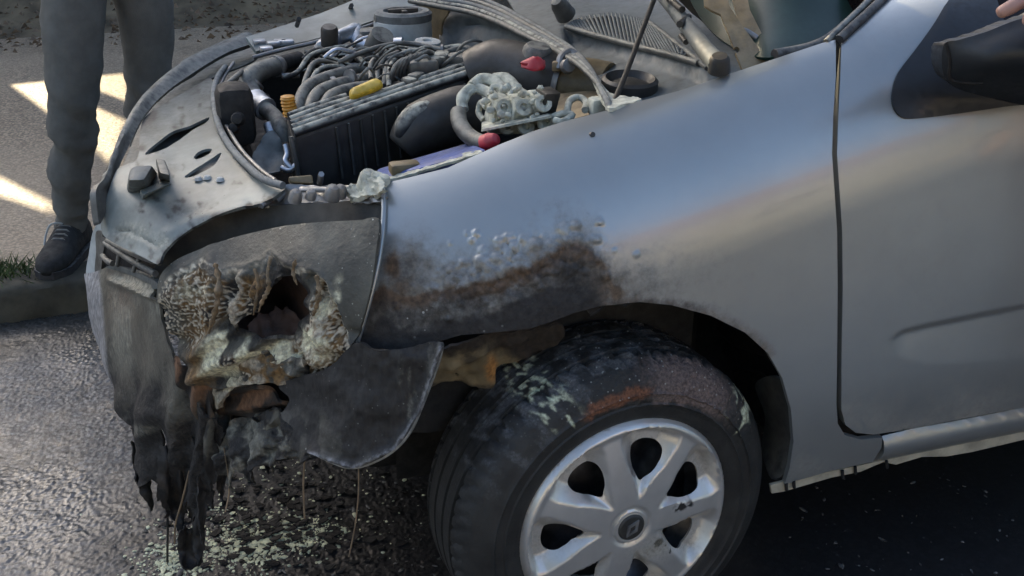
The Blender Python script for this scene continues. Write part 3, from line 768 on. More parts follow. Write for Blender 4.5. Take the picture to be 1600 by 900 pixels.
    so_ = np.maximum.reduce([np.exp(-(((Q[:, 0]-x)/rx)**2+((Q[:, 1]-y)/ry)**2)) for x, y, rx, ry in ((.098, .012, .016, .008), (.118, .006, .006, .012), (.058, -.052, .010, .008), (.118, .028, .004, .003), (.075, -.07, .003, .008), (.085, -.078, .003, .006))])*1.6*sstep(.38, .5, fbm(Q*1000, 9, 3))
    dr = .55*sc*fbm(Q*1000, 40, 2)+.2*fbm(Q*1000, 25, 6)+.5*np.exp(-(((Q[:, 0]-.05)/.05)**2+((Q[:, 1]+.06)/.03)**2))
    mk('wheel_trim', V2, F2, m_alloy, whl, dict(soot=np.tile(np.clip(so_, 0, 1), 2) if loc == HUB else np.zeros(len(V2)), dirt=np.tile(np.clip(dr, 0, 1), 2)), sharp=50, local=True)
    V, Fc = lathe_vf((0, -.024, 0), [(0, .006), (.022, .005), (.026, .001), (.0265, -.006)], (0, -1, 0), 36); mk('hub_cap', V, Fc, m_black, whl, local=True)
    V, Fc = lathe_vf((0, -.022, 0), [(.0270, -.004), (.0275, .004), (.030, .004), (.031, -.004)], (0, -1, 0), 36); mk('cap_ring', V, Fc, m_alloy, whl, local=True)
    # diamond badge: folded bands round a diamond opening
    dm = MB()
    O = [(0, .019), (.0115, 0), (0, -.019), (-.0115, 0)]; I = [(0, .0095), (.0052, 0), (0, -.0095), (-.0052, 0)]
    sh = math.radians(-38); cs, sn = math.cos(sh), math.sin(sh)
    rt = lambda p: (p[0]*cs-p[1]*sn, p[0]*sn+p[1]*cs)
    Vd = []; 
    for hh in (-.0295, -.032):
        for p in O+I: q = rt(p); Vd.append((q[0], hh, q[1]))
    Fd = []
    for k in range(4):
        l = (k+1) % 4
        Fd += [(8+k, 8+l, 12+l, 12+k), (k, l, 8+l, 8+k), (4+l, 4+k, 12+k, 12+l)]
    dm.add(Vd, Fd); dm.build('badge', m_steel, whl, smooth=False, local=True)
    return whl
wheel(HUB, STEER)
wheel((2.47, 0.01, .30), 0)
wheel((0, 1.66, .30), STEER, True)
# ------------------------------------------------------------------ melted headlight
hl_out = [(591, 343), (560, 344), (500, 347), (450, 352), (410, 360), (365, 371), (325, 385), (290, 401), (266, 416), (252, 432), (247, 455), (250, 490), (258, 520), (268, 550), (285, 575), (305, 596), (335, 606), (365, 606), (400, 596), (432, 590), (462, 596), (490, 600), (520, 585), (545, 550), (560, 520), (572, 480), (581, 440), (587, 395)]
hl_hole = [(418, 440), (432, 430), (450, 430), (462, 442), (470, 462), (466, 476), (478, 490), (470, 500), (456, 512), (452, 532), (440, 540), (415, 532), (385, 528), (366, 522), (372, 502), (386, 494), (392, 480), (400, 472), (408, 458)]
hl_surf = TPS([(591, 343, .11), (585, 420, .075), (560, 520, .07), (500, 347, .19), (410, 360, .275), (325, 385, .33), (247, 450, .37), (258, 520, .355), (290, 575, .33), (340, 600, .28), (430, 595, .20), (490, 600, .14), (440, 480, .165), (350, 480, .245), (520, 460, .105), (450, 400, .185)])
def drip_edge(Q):
    """lower edge of the lens that has not melted, positive below it"""
    L = [(246, 470), (262, 440), (290, 420), (320, 404), (334, 412), (350, 424), (380, 420), (410, 408), (422, 392), (440, 412), (462, 420), (486, 418), (505, 432), (525, 470), (540, 510), (560, 560)]
    return below(Q, L)+(fbm(Q, 12, 3)-.5)*14
def hl_fold(Q):
    x = Q[:, 0]+8*np.sin(Q[:, 1]/23)+(fbm(Q, 30, 12)-.5)*24
    v = np.sin(x/8.2)*.5+.5*np.sin(x/4.9+1.3)
    m = sstep(0, 14, drip_edge(Q))*(sstep(310, 335, Q[:, 0])*sstep(450, 415, Q[:, 0])*sstep(540, 500, Q[:, 1])+.8*sstep(462, 475, Q[:, 0])*sstep(525, 500, Q[:, 0])*sstep(520, 480, Q[:, 1]))
    return v*m
def web(Q):
    q = Q+np.c_[fbm(Q, 15, 31)-.5, fbm(Q, 15, 32)-.5]*8
    a, b, _ = voro(q*[1, .85], 7.6, 4); r = 1-np.clip((b-a)/.25, 0, 1)
    m = np.clip(blob(Q, 285, 470, 46, 66)*1.5+blob(Q, 522, 500, 34, 78)*1.6+blob(Q, 500, 560, 40, 36)*1.3+.7*blob(Q, 370, 470, 30, 40)+.8*blob(Q, 400, 568, 70, 24), 0, 1)
    m = m*sstep(-4, 10, drip_edge(Q)); m = sstep(.25, .6, m)
    return r, m
def d_hl(Q):
    r, m = web(Q); e = drip_edge(Q)
    hd = polydist(Q, np.vstack([catmull(hl_hole, 5, True)]))
    return (r*m*.0030+hl_fold(Q)*.013+(fbm(Q, 46, 7, 2)-.5)*.044*sstep(0, 20, e)+.007*np.sin((Q[:, 1]-.5*np.abs(Q[:, 0]-430))/7+4*fbm(Q, 50, 51))*sstep(505, 530, Q[:, 1])-.006*sstep(-6, 14, e)+.010*blob(Q, 330, 440, 10, 50)
            -.010*np.exp(-(hd/10)**2)+.016*blob(Q, 500, 530, 26, 50)+.016*blob(Q, 360, 560, 34, 30)+.012*blob(Q, 285, 470, 30, 70)+.003*np.exp(-(e/5)**2))
def hl_ash(Q):
    r, m = web(Q); e = drip_edge(Q)
    return np.clip(r*m*1.7+.75*np.exp(-((e-3)/4)**2)*fbm(Q, 14, 9)*1.4+.6*sstep(.2, .9, hl_fold(Q))+.5*blob(Q, 450, 545, 60, 26)*(fbm(Q, 10, 3)+.3)+.5*blob(Q, 500, 500, 14, 50), 0, 1)
def hl_dark(Q):
    r, m = web(Q); hd = polydist(Q, np.vstack([catmull(hl_hole, 5, True)]))
    return np.clip(m*(1-r)*.45*sstep(.35, .6, fbm(Q, 25, 4)+.1)+sstep(-.3, -.9, hl_fold(Q))*.9+.85*np.exp(-(hd/9)**2)+.6*blob(Q, 400, 600, 70, 26)+.5*sstep(.6, .72, fbm(Q, 18, 22))*sstep(0, 20, drip_edge(Q))+.55*blob(Q, 440, 415, 40, 16), 0, 1)
def hl_brown(Q):
    r, m = web(Q); e = sstep(2, 16, drip_edge(Q))
    return np.clip(e*(m*(1-r)*.9*sstep(240, 300, Q[:, 0]+(fbm(Q, 30, 2)-.5)*60)+.85*blob(Q, 385, 455, 34, 48)+.9*blob(Q, 535, 545, 26, 30)+.75*blob(Q, 318, 575, 34, 40)+.6*blob(Q, 490, 590, 50, 26))*sstep(.2, .5, fbm(Q, 16, 8)+.15), 0, 1)
def hl_white(Q): return np.clip(1.15*(.75*np.exp(-((polydist(Q, np.vstack([catmull(hl_hole, 5, True)]))-22)/13)**2)*sstep(480, 520, Q[:, 1]+.2*(Q[:, 0]-430))+blob(Q, 350, 560, 30, 36)+1.1*blob(Q, 498, 520, 24, 44)+.35*blob(Q, 300, 450, 50, 70)*(drip_edge(Q) > 4)+.7*blob(Q, 420, 556, 50, 14)+.6*blob(Q, 530, 470, 12, 40))*sstep(.28, .66, fbm(Q, 24, 14)), 0, 1)
HL = patch('headlight', hl_out, hl_surf, m_char, CAR, th=.006, step=3.0, holes=[hl_hole], disp=d_hl,
           attrs=dict(ash=hl_ash, dark=hl_dark, brown=hl_brown, white=hl_white, rough=lambda Q: sstep(0, 12, drip_edge(Q)), speck=lambda Q: sstep(.35, .6, fbm(Q, 50, 8))*sstep(400, 350, Q[:, 1]+(fbm(Q, 60, 1)-.5)*80)+.5*sstep(6, -20, drip_edge(Q))*sstep(390, 420, Q[:, 1])), sharp=80)
# bowl behind the hole
bowl = patch('reflector_bowl', [(350, 440), (420, 410), (480, 430), (495, 490), (470, 550), (420, 560), (350, 545), (335, 490)],
             TPS([(350, 440, .33), (480, 430, .26), (495, 490, .24), (420, 560, .26), (340, 500, .32), (425, 470, .42), (430, 500, .40)]), m_bowl, HL, th=.004, step=8)
patch('reflector_plate', ragged([(388, 512), (404, 492), (424, 486), (448, 480), (470, 500), (476, 528), (440, 536), (395, 532)], 3, 3, 6), TPS([(395, 500, .30), (468, 512, .25), (430, 530, .26), (425, 486, .32)]), plain('scorched_reflector', (.11, .065, .045), .6, var=.6, sc=25, bmp=.5, bsc=80), HL, th=.004, step=4, curved=False, disp=lambda Q: (fbm(Q, 20, 6)-.5)*.03)
# melted runs that hang over the hole
mb = MB()
k = 0
for pts, r in (([(398, 420, .20), (404, 445, .185), (400, 470, .185), (396, 492, .19)], (.006, .007, .005, .002)),
               ([(424, 400, .17), (418, 425, .165), (420, 450, .165), (410, 470, .17), (404, 488, .18)], (.005, .006, .006, .006, .002)), ([(462, 405, .145), (458, 425, .15), (464, 445, .15)], (.004, .006, .002)),
               ([(494, 430, .11), (499, 455, .11), (494, 480, .115), (488, 496, .12)], (.005, .007, .006, .002)), ([(336, 412, .24), (342, 440, .22), (338, 480, .22), (326, 520, .235)], (.006, .010, .009, .004)), ):
    P0 = catmull(WL(pts), 6); rr = .5*np.interp(np.linspace(0, 1, len(P0)), np.linspace(0, 1, len(r)), r)*(1+.4*rng.normal(size=len(P0)).clip(-1, 1))
    V, Fc = tube_vf(P0, rr, 8)
    mk('melted_run', V, Fc, m_char, HL, dict(brown=np.full(len(V), .6), dark=.5*np.clip(fbm(V[:, [0, 2]]*1000, 30, k), 0, 1), ash=.5*np.clip(fbm(V[:, [0, 2]]*1000, 12, k), 0, 1)), sharp=80); k += 1

# ------------------------------------------------------------------ front bumper: charred skin, torn lower edge
bp_surf = TPS([(135, 440, .80), (165, 424, .72), (240, 450, .425), (250, 500, .40), (275, 575, .36), (300, 620, .35), (335, 700, .32), (150, 540, .79), (200, 660, .66), (225, 770, .56), (300, 790, .42), (200, 520, .55), (250, 650, .45)])
bp_out = [(133, 428), (150, 424), (166, 418), (200, 430), (241, 446), (247, 470), (250, 500), (258, 530), (268, 560), (278, 580), (296, 600), (312, 625), (328, 655), (334, 690), (328, 715), (334, 740), (322, 752), (318, 800), (308, 775), (302, 815), (293, 780), (286, 800), (276, 775), (262, 792), (250, 765), (238, 785), (228, 752), (217, 766), (212, 720), (205, 700), (203, 660), (190, 640), (183, 615), (170, 590), (160, 555), (150, 530), (140, 490)]
_o = resample(np.array(bp_out, float), 4); _r = ragged(bp_out, 4.0, 4, 5); _k = sstep(590, 680, _o[:, 1])[:, None]; bp_out = _o*(1-_k)+_r*_k
bp_hole = [(246, 672), (252, 688), (253, 705), (248, 718), (243, 705), (243, 688)]
def d_bp(Q):
    lo = sstep(560, 680, Q[:, 1])
    return (fbm(Q*[1, .5], 40, 3)-.5)*.05*lo+np.sin(Q[:, 0]/7+Q[:, 1]/60+4*fbm(Q, 60, 9))*.010*lo+(fbm(Q*[1, .3], 26, 13)-.5)*.012+.012*np.exp(-((below(Q, [(160, 424), (243, 455)])-8)/6)**2)*sstep(160, 185, Q[:, 0])-.01*blob(Q, 290, 600, 16, 40)
def b_dark(Q):
    e = Q[:, 1]+(fbm(Q*[1, .4], 30, 4)-.5)*190-.1*(Q[:, 0]-200)+30
    return np.clip(.92*sstep(560, 720, e)+.7*polydist(Q, [(250, 470), (262, 540), (300, 610)]).clip(0, 30).__rsub__(30)/30*fbm(Q, 30, 6)+.5*sstep(.5, .65, fbm(Q*[1, .22], 16, 5))*sstep(440, 520, Q[:, 1]), 0, 1)
bump_o = patch('front_bumper', bp_out, bp_surf, m_bump, CAR, th=.005, step=5, curved=False, holes=[bp_hole], disp=d_bp,
      attrs=dict(dark=b_dark, brown=lambda Q: .6*blob(Q, 275, 735, 30, 50)+.35*blob(Q, 190, 470, 30, 60)+.3*fbm(Q, 40, 2)*sstep(440, 560, Q[:, 1]), ash=lambda Q: .8*np.exp(-((below(Q, [(160, 424), (243, 452)])-4)/5)**2)*sstep(165, 185, Q[:, 0])+.55*sstep(.5, .75, fbm(Q*[1, .35], 40, 11))*sstep(660, 520, Q[:, 1])+.5*blob(Q, 230, 668, 20, 14), rough=lambda Q: .3+.7*sstep(560, 660, Q[:, 1]),
      silver=lambda Q: sstep(163, 146, Q[:, 0]-.10*(Q[:, 1]-430))))
# side corner of the bumper with its bright rim
bs_out = [(560, 535), (590, 548), (640, 543), (693, 533), (684, 565), (670, 600), (655, 640), (640, 672), (618, 698), (590, 716), (555, 728), (525, 722), (503, 712), (488, 706), (470, 706), (452, 696), (460, 670), (440, 650), (452, 624), (436, 602), (470, 588), (510, 576), (540, 548)]
bs_surf = TPS([(560, 535, .06), (640, 543, .022), (693, 533, .005), (655, 640, .005), (590, 716, .015), (525, 722, .05), (478, 700, .10), (466, 612, .15), (510, 580, .10), (570, 640, .03)])
def s_dark(Q): return np.clip(.55+.97*sstep(690, 610, Q[:, 1]+(fbm(Q*[1, .3], 20, 6)-.5)*80-.25*(Q[:, 0]-560))+.85*blob(Q, 590, 660, 34, 40)+.6*sstep(.5, .65, fbm(Q*[1, .25], 14, 8)), 0, 1)
patch('bumper_corner', bs_out, bs_surf, m_bump, bump_o, th=.006, step=4, disp=lambda Q: (fbm(Q, 40, 8)-.5)*.016+(fbm(Q*[1, .35], 12, 5)-.5)*.006*sstep(670, 600, Q[:, 1]-.2*(Q[:, 0]-560))-.006*blob(Q, 585, 665, 10, 16)+.008*np.exp(-(polydist(Q, [(690, 540), (655, 640), (618, 698), (555, 728), (488, 706)])/6)**2),
      attrs=dict(dark=s_dark, ash=lambda Q: .3*sstep(.45, .62, fbm(Q*[1, .3], 16, 12))*sstep(600, 640, Q[:, 0])+.2*blob(Q, 645, 620, 25, 60), brown=lambda Q: .5*blob(Q, 640, 560, 60, 24)+.5*blob(Q, 500, 600, 40, 20), speck=lambda Q: .6*fbm(Q, 40, 3),
                 silver=lambda Q: .45*np.exp(-(polydist(Q, [(690, 540), (655, 640), (618, 698), (555, 728), (488, 706)])/5)**2)))
rim = bs_surf(catmull([(691, 540), (683, 570), (655, 642), (640, 673), (618, 699), (590, 717), (553, 729), (525, 723), (490, 707), (478, 700)], 4))
tube('corner_rim', rim+[0, -.002, 0], [.002, .0028, .0032, .0034, .003, .002], m_rim, bump_o, px=False, sm=1)
# lamp recess, broken brackets
rec = patch('fog_lamp_recess', [(325, 600), (370, 590), (430, 590), (475, 600), (490, 640), (485, 700), (430, 720), (370, 712), (335, 690), (322, 640)],
      TPS([(325, 600, .36), (475, 600, .26), (485, 700, .24), (370, 712, .36), (335, 650, .38), (410, 650, .42)]), m_soot, bump_o, th=.004, step=8)
patch('recess_shell', [(336, 618), (360, 604), (395, 603), (425, 616), (448, 632), (452, 645), (430, 640), (405, 636), (430, 652), (445, 662), (420, 664), (390, 655), (360, 652), (342, 642)],
      TPS([(336, 618, .34), (395, 603, .26), (448, 632, .22), (430, 645, .26), (342, 642, .36), (390, 655, .30)]), m_bump, rec, th=.006, step=5, disp=lambda Q: np.sin(Q[:, 1]/5+Q[:, 0]/30)*.006,
      attrs=dict(brown=lambda Q: .85*blob(Q, 395, 625, 60, 14)+.4, dark=lambda Q: .75*sstep(.4, .55, fbm(Q, 20, 6))))
patch('torn_bracket', ragged([(395, 650), (430, 640), (462, 650), (470, 690), (466, 712), (440, 700), (425, 690), (412, 672)], 2.5), TPS([(395, 650, .27), (462, 650, .19), (466, 712, .19), (425, 690, .25)]), m_bump, bump_o, th=.005, step=4, curved=False,
      disp=lambda Q: (fbm(Q, 14, 3)-.5)*.03, attrs=dict(dark=lambda Q: sstep(.35, .6, fbm(Q, 18, 4)), ash=lambda Q: .5*sstep(.5, .6, fbm(Q, 12, 9))))
patch('lower_skin', ragged([(345, 668), (365, 678), (385, 682), (410, 700), (400, 722), (392, 716), (384, 732), (370, 716), (362, 738), (352, 712), (345, 700)], 3), TPS([(345, 668, .35), (410, 700, .28), (362, 738, .34)]), m_bump, bump_o, th=.004, step=5, curved=False,
      disp=lambda Q: np.sin(Q[:, 0]/6)*.006, attrs=dict(ash=lambda Q: .5*fbm(Q, 14, 2), dark=lambda Q: .9*sstep(680, 715, Q[:, 1])))
patch('sagging_skin', ragged([(322, 606), (345, 640), (362, 655), (392, 648), (412, 664), (440, 648), (466, 652), (476, 690), (500, 712), (472, 722), (440, 714), (424, 738), (408, 722), (392, 760), (376, 732), (356, 776), (344, 740), (330, 690)], 2.5, 3, 4),
      TPS([(322, 606, .355), (362, 655, .34), (440, 648, .235), (476, 690, .13), (500, 712, .085), (424, 738, .22), (356, 776, .33), (330, 690, .36), (400, 700, .25)]), m_bump, bump_o, th=.003, step=4, curved=False,
      disp=lambda Q: np.sin(Q[:, 0]/6+5*fbm(Q, 40, 3))*.010+(fbm(Q, 22, 8)-.5)*.035, attrs=dict(dark=lambda Q: np.clip(.45+.6*sstep(.4, .6, fbm(Q*[1, .4], 18, 4)), 0, 1), brown=lambda Q: .8*sstep(.45, .65, fbm(Q*[1, .5], 26, 31))*sstep(720, 650, Q[:, 1]), ash=lambda Q: .6*sstep(.52, .66, fbm(Q*[1, .4], 14, 33)), rough=lambda Q: 1+0*Q[:, 0]), sharp=80)
patch('foam_block', [(318, 560), (345, 540), (400, 548), (440, 566), (470, 560), (478, 585), (455, 602), (400, 600), (366, 606), (350, 622), (338, 640), (326, 615)], TPS([(318, 560, .31), (400, 548, .22), (470, 560, .15), (400, 600, .21), (338, 640, .31)]), m_char, bump_o, th=.01, step=3.5,
      disp=lambda Q: (fbm(Q, 30, 5, 3)-.5)*.05, attrs=dict(brown=lambda Q: .8*sstep(.45, .6, fbm(Q, 30, 28)), ash=lambda Q: .6*sstep(.4, .6, fbm(Q, 20, 8)), white=lambda Q: np.clip(1.1*blob(Q, 345, 580, 26, 40)*sstep(.35, .55, fbm(Q, 12, 6)), 0, 1), dark=lambda Q: .8*sstep(.5, .6, fbm(Q, 22, 17)), rough=lambda Q: 1+0*Q[:, 0]), sharp=80)
# brown melted curtain between headlight and bumper skin
patch('melted_strip', [(268, 560), (290, 575), (318, 590), (328, 620), (336, 650), (334, 690), (342, 730), (330, 760), (318, 700), (308, 655), (292, 620), (274, 590)], TPS([(268, 560, .35), (318, 590, .31), (336, 650, .32), (330, 760, .36), (292, 620, .34)]), m_bump, bump_o, th=.006, step=4,
      disp=lambda Q: np.sin(Q[:, 0]/4.5+Q[:, 1]/40)*.006, attrs=dict(brown=lambda Q: .8*sstep(690, 600, Q[:, 1]), dark=lambda Q: sstep(.45, .6, fbm(Q*[1, .3], 14, 6))*.8+.5*sstep(660, 720, Q[:, 1])))
strips = [([(205, 690), (225, 700), (238, 740), (243, 790), (236, 800), (222, 770), (210, 745)], .60, .4), ([(250, 700), (285, 690), (312, 720), (320, 790), (308, 838), (290, 800), (280, 840), (268, 800), (255, 810), (247, 760)], .47, .75),
          ([(296, 690), (318, 700), (326, 740), (320, 800), (318, 860), (308, 886), (300, 850), (296, 790)], .42, .3), ([(277, 830), (290, 820), (318, 830), (316, 880), (304, 888), (285, 884), (278, 860)], .44, .2),
          ([(338, 690), (350, 700), (352, 740), (347, 790), (340, 760), (336, 730)], .38, .4), ([(398, 655), (412, 668), (418, 690), (428, 720), (420, 735), (408, 715), (400, 690)], .30, .5), ([(300, 600), (318, 640), (330, 700), (322, 780), (316, 850), (308, 780), (306, 690)], .395, .2)]
for i, (o, y0, br) in enumerate(strips):
    o = np.array(o, float)
    patch('hanging_strip', ragged(o, 3.2, 3, i), TPS([(x, yy, y0+.02*math.sin(x*.3+yy*.05)) for x, yy in o]), m_bump, bump_o, th=.003, step=4, curved=False, disp=lambda Q: np.sin(Q[:, 0]/4)*.005+(fbm(Q, 20, 3)-.5)*.02,
          attrs=dict(dark=lambda Q: .55+.6*fbm(Q, 20, 5), brown=lambda Q, b=br: b*blob(Q, 272, 750, 30, 50)))
for pts, r, m in (([(474, 655, .14), (476, 700, .135), (474, 760, .135), (476, 810, .13)], .0016, m_wire), ([(296, 735, .44), (285, 780, .44), (274, 820, .45), (273, 850, .45)], .0018, m_wire), ([(261, 790, .50), (262, 830, .50), (261, 900, .50), (261, 940, .50)], .0026, m_black),
                  ([(350, 700, .33), (358, 760, .34), (352, 800, .33)], .0014, m_wire), ([(560, 720, .03), (560, 770, .04), (555, 820, .04), (545, 870, .05)], .0012, m_wire)):
    tube('hanging_wire', pts, r, m, bump_o, n=6)

# ------------------------------------------------------------------ grille and front panel
sl_ = TPS([(133, 440, .83), (150, 350, .80), (172, 300, .70), (160, 440, .78)])
patch('pale_shine_strip', [(134, 432), (139, 395), (144, 366), (150, 352), (160, 330), (170, 300), (174, 288), (172, 310), (164, 345), (160, 362), (154, 372), (150, 395), (148, 425), (152, 445), (146, 520), (140, 480)], sl_, m_white, CAR, th=.006, step=6)  # chrome strip; pale colour stands in for its sky reflection
patch('grille_surround', [(150, 362), (166, 364), (166, 372), (160, 400), (157, 424), (148, 424), (150, 395)], TPS([(150, 362, .78), (166, 370, .72), (157, 424, .76)]), m_hose, CAR, th=.006, step=6)
gr = patch('grille', [(160, 366), (200, 386), (246, 410), (246, 455), (200, 445), (156, 428)], TPS([(160, 366, .74), (246, 410, .46), (246, 455, .48), (156, 428, .80)]), m_soot, CAR, th=.004, step=10, curved=False)
for a, b in (((164, 380, .70), (243, 428, .39)), ((160, 400, .73), (176, 412, .64)), ((168, 376, .69), (240, 408, .385))):
    tube('grille_bar', [a, ((a[0]+b[0])/2, (a[1]+b[1])/2+2, (a[2]+b[2])/2-.02), b], .0055, m_hose, gr, n=8)
for x0, y0, x1, y1, yy in ((186, 398, 183, 416, .60), (214, 408, 208, 425, .49), (217, 404, 215, 412, .48)):
    tube('grille_fin', [(x0, y0, yy), (x1, y1, yy)], .004, m_hose, gr, n=8, sm=1)
patch('grille_ledge', [(160, 424), (172, 415), (205, 422), (243, 440), (243, 452), (205, 440), (176, 432), (164, 434)], TPS([(160, 424, .74), (172, 415, .70), (243, 440, .40), (205, 440, .58)]), m_cowl, gr, th=.01, step=6)

pn_surf = TPS([(262, 165, .80, 'z'), (335, 120, .815, 'z'), (340, 190, .815, 'z'), (375, 258, .81, 'z'), (440, 295, .81, 'z'), (380, 325, .785, 'z'), (290, 365, .745, 'z'), (245, 415, .70, 'z'), (165, 368, .70, 'z'), (155, 340, .72, 'z'), (175, 290, .77, 'z'), (205, 240, .79, 'z'), (250, 320, .77, 'z')])
pn_out = [(216, 245), (222, 192), (252, 166), (285, 146), (310, 132), (330, 122), (333, 150), (334, 180), (340, 206), (352, 228), (372, 254), (396, 277), (425, 290), (445, 293), (430, 306), (405, 318), (372, 327), (338, 339), (305, 354), (275, 374), (255, 394), (246, 412), (224, 402), (195, 388), (166, 372), (158, 358), (160, 335), (170, 300), (182, 265), (200, 255)]
leaf = [(227, 242), (245, 224), (272, 206), (300, 196), (326, 184), (322, 192), (300, 204), (275, 222), (250, 236)]
slot1 = [(303, 245), (310, 237), (322, 232), (331, 233), (326, 240), (314, 246), (306, 248)]
slot2 = [(288, 275), (306, 262), (326, 250), (344, 239), (344, 244), (334, 258), (316, 268), (300, 275)]
slot3 = [(308, 230), (320, 226), (314, 233)]
panel = patch('front_panel', pn_out, pn_surf, m_panel, CAR, th=.005, step=5, holes=[leaf, slot1, slot2], disp=lambda Q: (fbm(Q, 60, 3)-.5)*.006+.004*np.exp(-(polydist(Q, [(262, 365), (300, 345), (380, 320)])/8)**2)-.004*np.exp(-(polydist(Q, [(178, 362), (200, 360), (246, 385)])/2.2)**2)+.006*sstep(-2, 2, below(Q, [(225, 165), (262, 190), (300, 250)]))*sstep(330, 300, Q[:, 1])*0,
      attrs=dict(speck=lambda Q: np.clip(.9*(blob(Q, 300, 160, 40, 26)+blob(Q, 262, 370, 30, 18)+.8*blob(Q, 310, 335, 40, 16)+.6*blob(Q, 360, 310, 30, 14)), 0, 1), ash=lambda Q: .5*blob(Q, 205, 365, 50, 25)+.5*blob(Q, 255, 382, 16, 14)*fbm(Q, 9, 3)*1.6, dark=lambda Q: np.clip(.45*sstep(230, 150, Q[:, 1]+(fbm(Q, 40, 3)-.5)*60)*(.5+fbm(Q, 20, 5))+.34*sstep(.42, .7, fbm(Q, 55, 15))+.3*blob(Q, 225, 330, 60, 18)+.45*sstep(.6, .72, fbm(Q, 13, 19)), 0, .75)+.6*np.exp(-(polydist(Q, [(445, 296), (405, 320), (340, 341), (280, 372), (248, 410)])/5)**2)))
patch('panel_pocket', [(205, 258), (225, 215), (260, 180), (320, 150), (338, 165), (345, 215), (365, 250), (330, 290), (270, 300), (235, 275)], lambda Q: pn_surf(Q)-[0, 0, .022], m_cowl, panel, th=.003, step=12)
# latch housing: a stepped box on the panel
hexa('latch_housing', [W(196, 318, .72, 'z'), W(238, 318, .72, 'z'), W(258, 282, .74, 'z'), W(200, 276, .74, 'z'), W(199, 282, .825, 'z'), W(226, 281, .825, 'z'), W(240, 257, .825, 'z'), W(205, 260, .825, 'z')], m_cowl, panel, bev=.008)
hexa('latch_arm', [W(248, 282, .78, 'z'), W(266, 288, .78, 'z'), W(262, 262, .78, 'z'), W(244, 258, .78, 'z'), W(250, 270, .83, 'z'), W(266, 274, .83, 'z'), W(258, 250, .83, 'z'), W(243, 247, .83, 'z')], m_hose, panel, bev=.003)
hexa('latch_lip', [W(222, 312, .77, 'z'), W(268, 292, .77, 'z'), W(264, 286, .77, 'z'), W(218, 304, .77, 'z'), W(224, 305, .79, 'z'), W(268, 286, .79, 'z'), W(262, 280, .79, 'z'), W(218, 297, .79, 'z')], m_panel, panel, bev=.002)
for px, py in ((310, 281), (324, 279), (344, 282)):
    V, Fc = lathe_vf(pn_surf([(px, py)])[0], [(0, .006), (.005, .005), (.008, 0)], (0, 0, 1), 8); V = V*1; mk('pale_fixing', V, Fc, m_white, panel)
# bowed trim in front of the panel
ft_out = [(150, 296), (157, 282), (166, 262), (177, 232), (190, 205), (210, 170), (238, 138), (268, 113), (305, 88), (345, 68), (386, 54), (398, 60), (396, 68), (360, 82), (325, 100), (290, 122), (262, 143), (238, 166), (220, 190), (208, 214), (196, 240), (186, 262), (178, 290), (166, 330), (156, 350), (152, 330)]
patch('grille_trim', ft_out, TPS([(150, 296, .775, 'z'), (166, 262, .785, 'z'), (190, 205, .80, 'z'), (238, 138, .815, 'z'), (305, 88, .83, 'z'), (386, 54, .845, 'z'), (398, 66, .835, 'z'), (325, 100, .82, 'z'), (262, 143, .81, 'z'), (220, 190, .80, 'z'), (178, 290, .76, 'z'), (155, 345, .725, 'z')]), m_hose, CAR, th=.012, step=5,
      disp=lambda Q: .012*np.exp(-(polydist(Q, [(160, 285), (184, 225), (225, 158), (290, 102), (385, 60)])/9)**2))
patch('trim_gap', [(178, 290), (200, 240), (222, 190), (262, 143), (325, 100), (396, 68), (400, 92), (340, 118), (300, 140), (256, 170), (232, 192), (222, 245), (196, 262), (180, 295)], TPS([(178, 290, .74, 'z'), (222, 190, .77, 'z'), (325, 100, .79, 'z'), (400, 80, .80, 'z'), (232, 200, .77, 'z')]), m_hose, CAR, th=.004, step=10)
# right wing seen along its top, and the bay wall beneath it
rw = TPS([(385, 58, .855, 'z'), (500, 20, .89, 'z'), (640, -20, .93, 'z'), (395, 84, .835, 'z'), (560, 42, .875, 'z'), (660, 2, .905, 'z')])
patch('right_wing', [(384, 58), (420, 47), (460, 34), (500, 21), (540, 5), (580, -12), (640, -35), (720, -60), (740, -30), (660, -2), (640, 12), (600, 26), (560, 40), (520, 53), (480, 64), (450, 70), (425, 73), (400, 80)], rw, m_panel, CAR, th=.012, step=7, curved=False)
for px, py in ((464, 40), (546, 18), (612, -2)):
    tube('wing_clip', [tuple(W(px, py, .885, 'z')), tuple(W(px, py-2, .90, 'z')+[.006, 0, .012])], .006, m_black, CAR, n=6, sm=1, px=False)
mb = MB()
for i in range(5): mb.box(W(405+i*11, 70+rng.normal(0, 5), .85, 'z'), .03, .025, .012, bev=.2)
mb.build('corner_clips', m_alu, CAR, kind='stuff')

# ------------------------------------------------------------------ engine bay shell
bay = [(-.48, .62, 0), (-.40, .22, 0), (-.28, .17, 0), (.20, .17, 0), (.28, .30, 0), (.34, .80, 0), (.20, 1.50, 0), (-.42, 1.44, 0), (-.52, 1.15, 0)]
Vb = [(x, y, .42) for x, y, _ in bay]+[(x, y, .76+.12*(x+.5)) for x, y, _ in bay]; nb = len(bay)
Fb = [tuple(range(nb))]+[(i, i+nb, (i+1) % nb+nb, (i+1) % nb) for i in range(nb)]
mk('engine_bay_tub', Vb, Fb, m_dark, CAR, smooth=False)
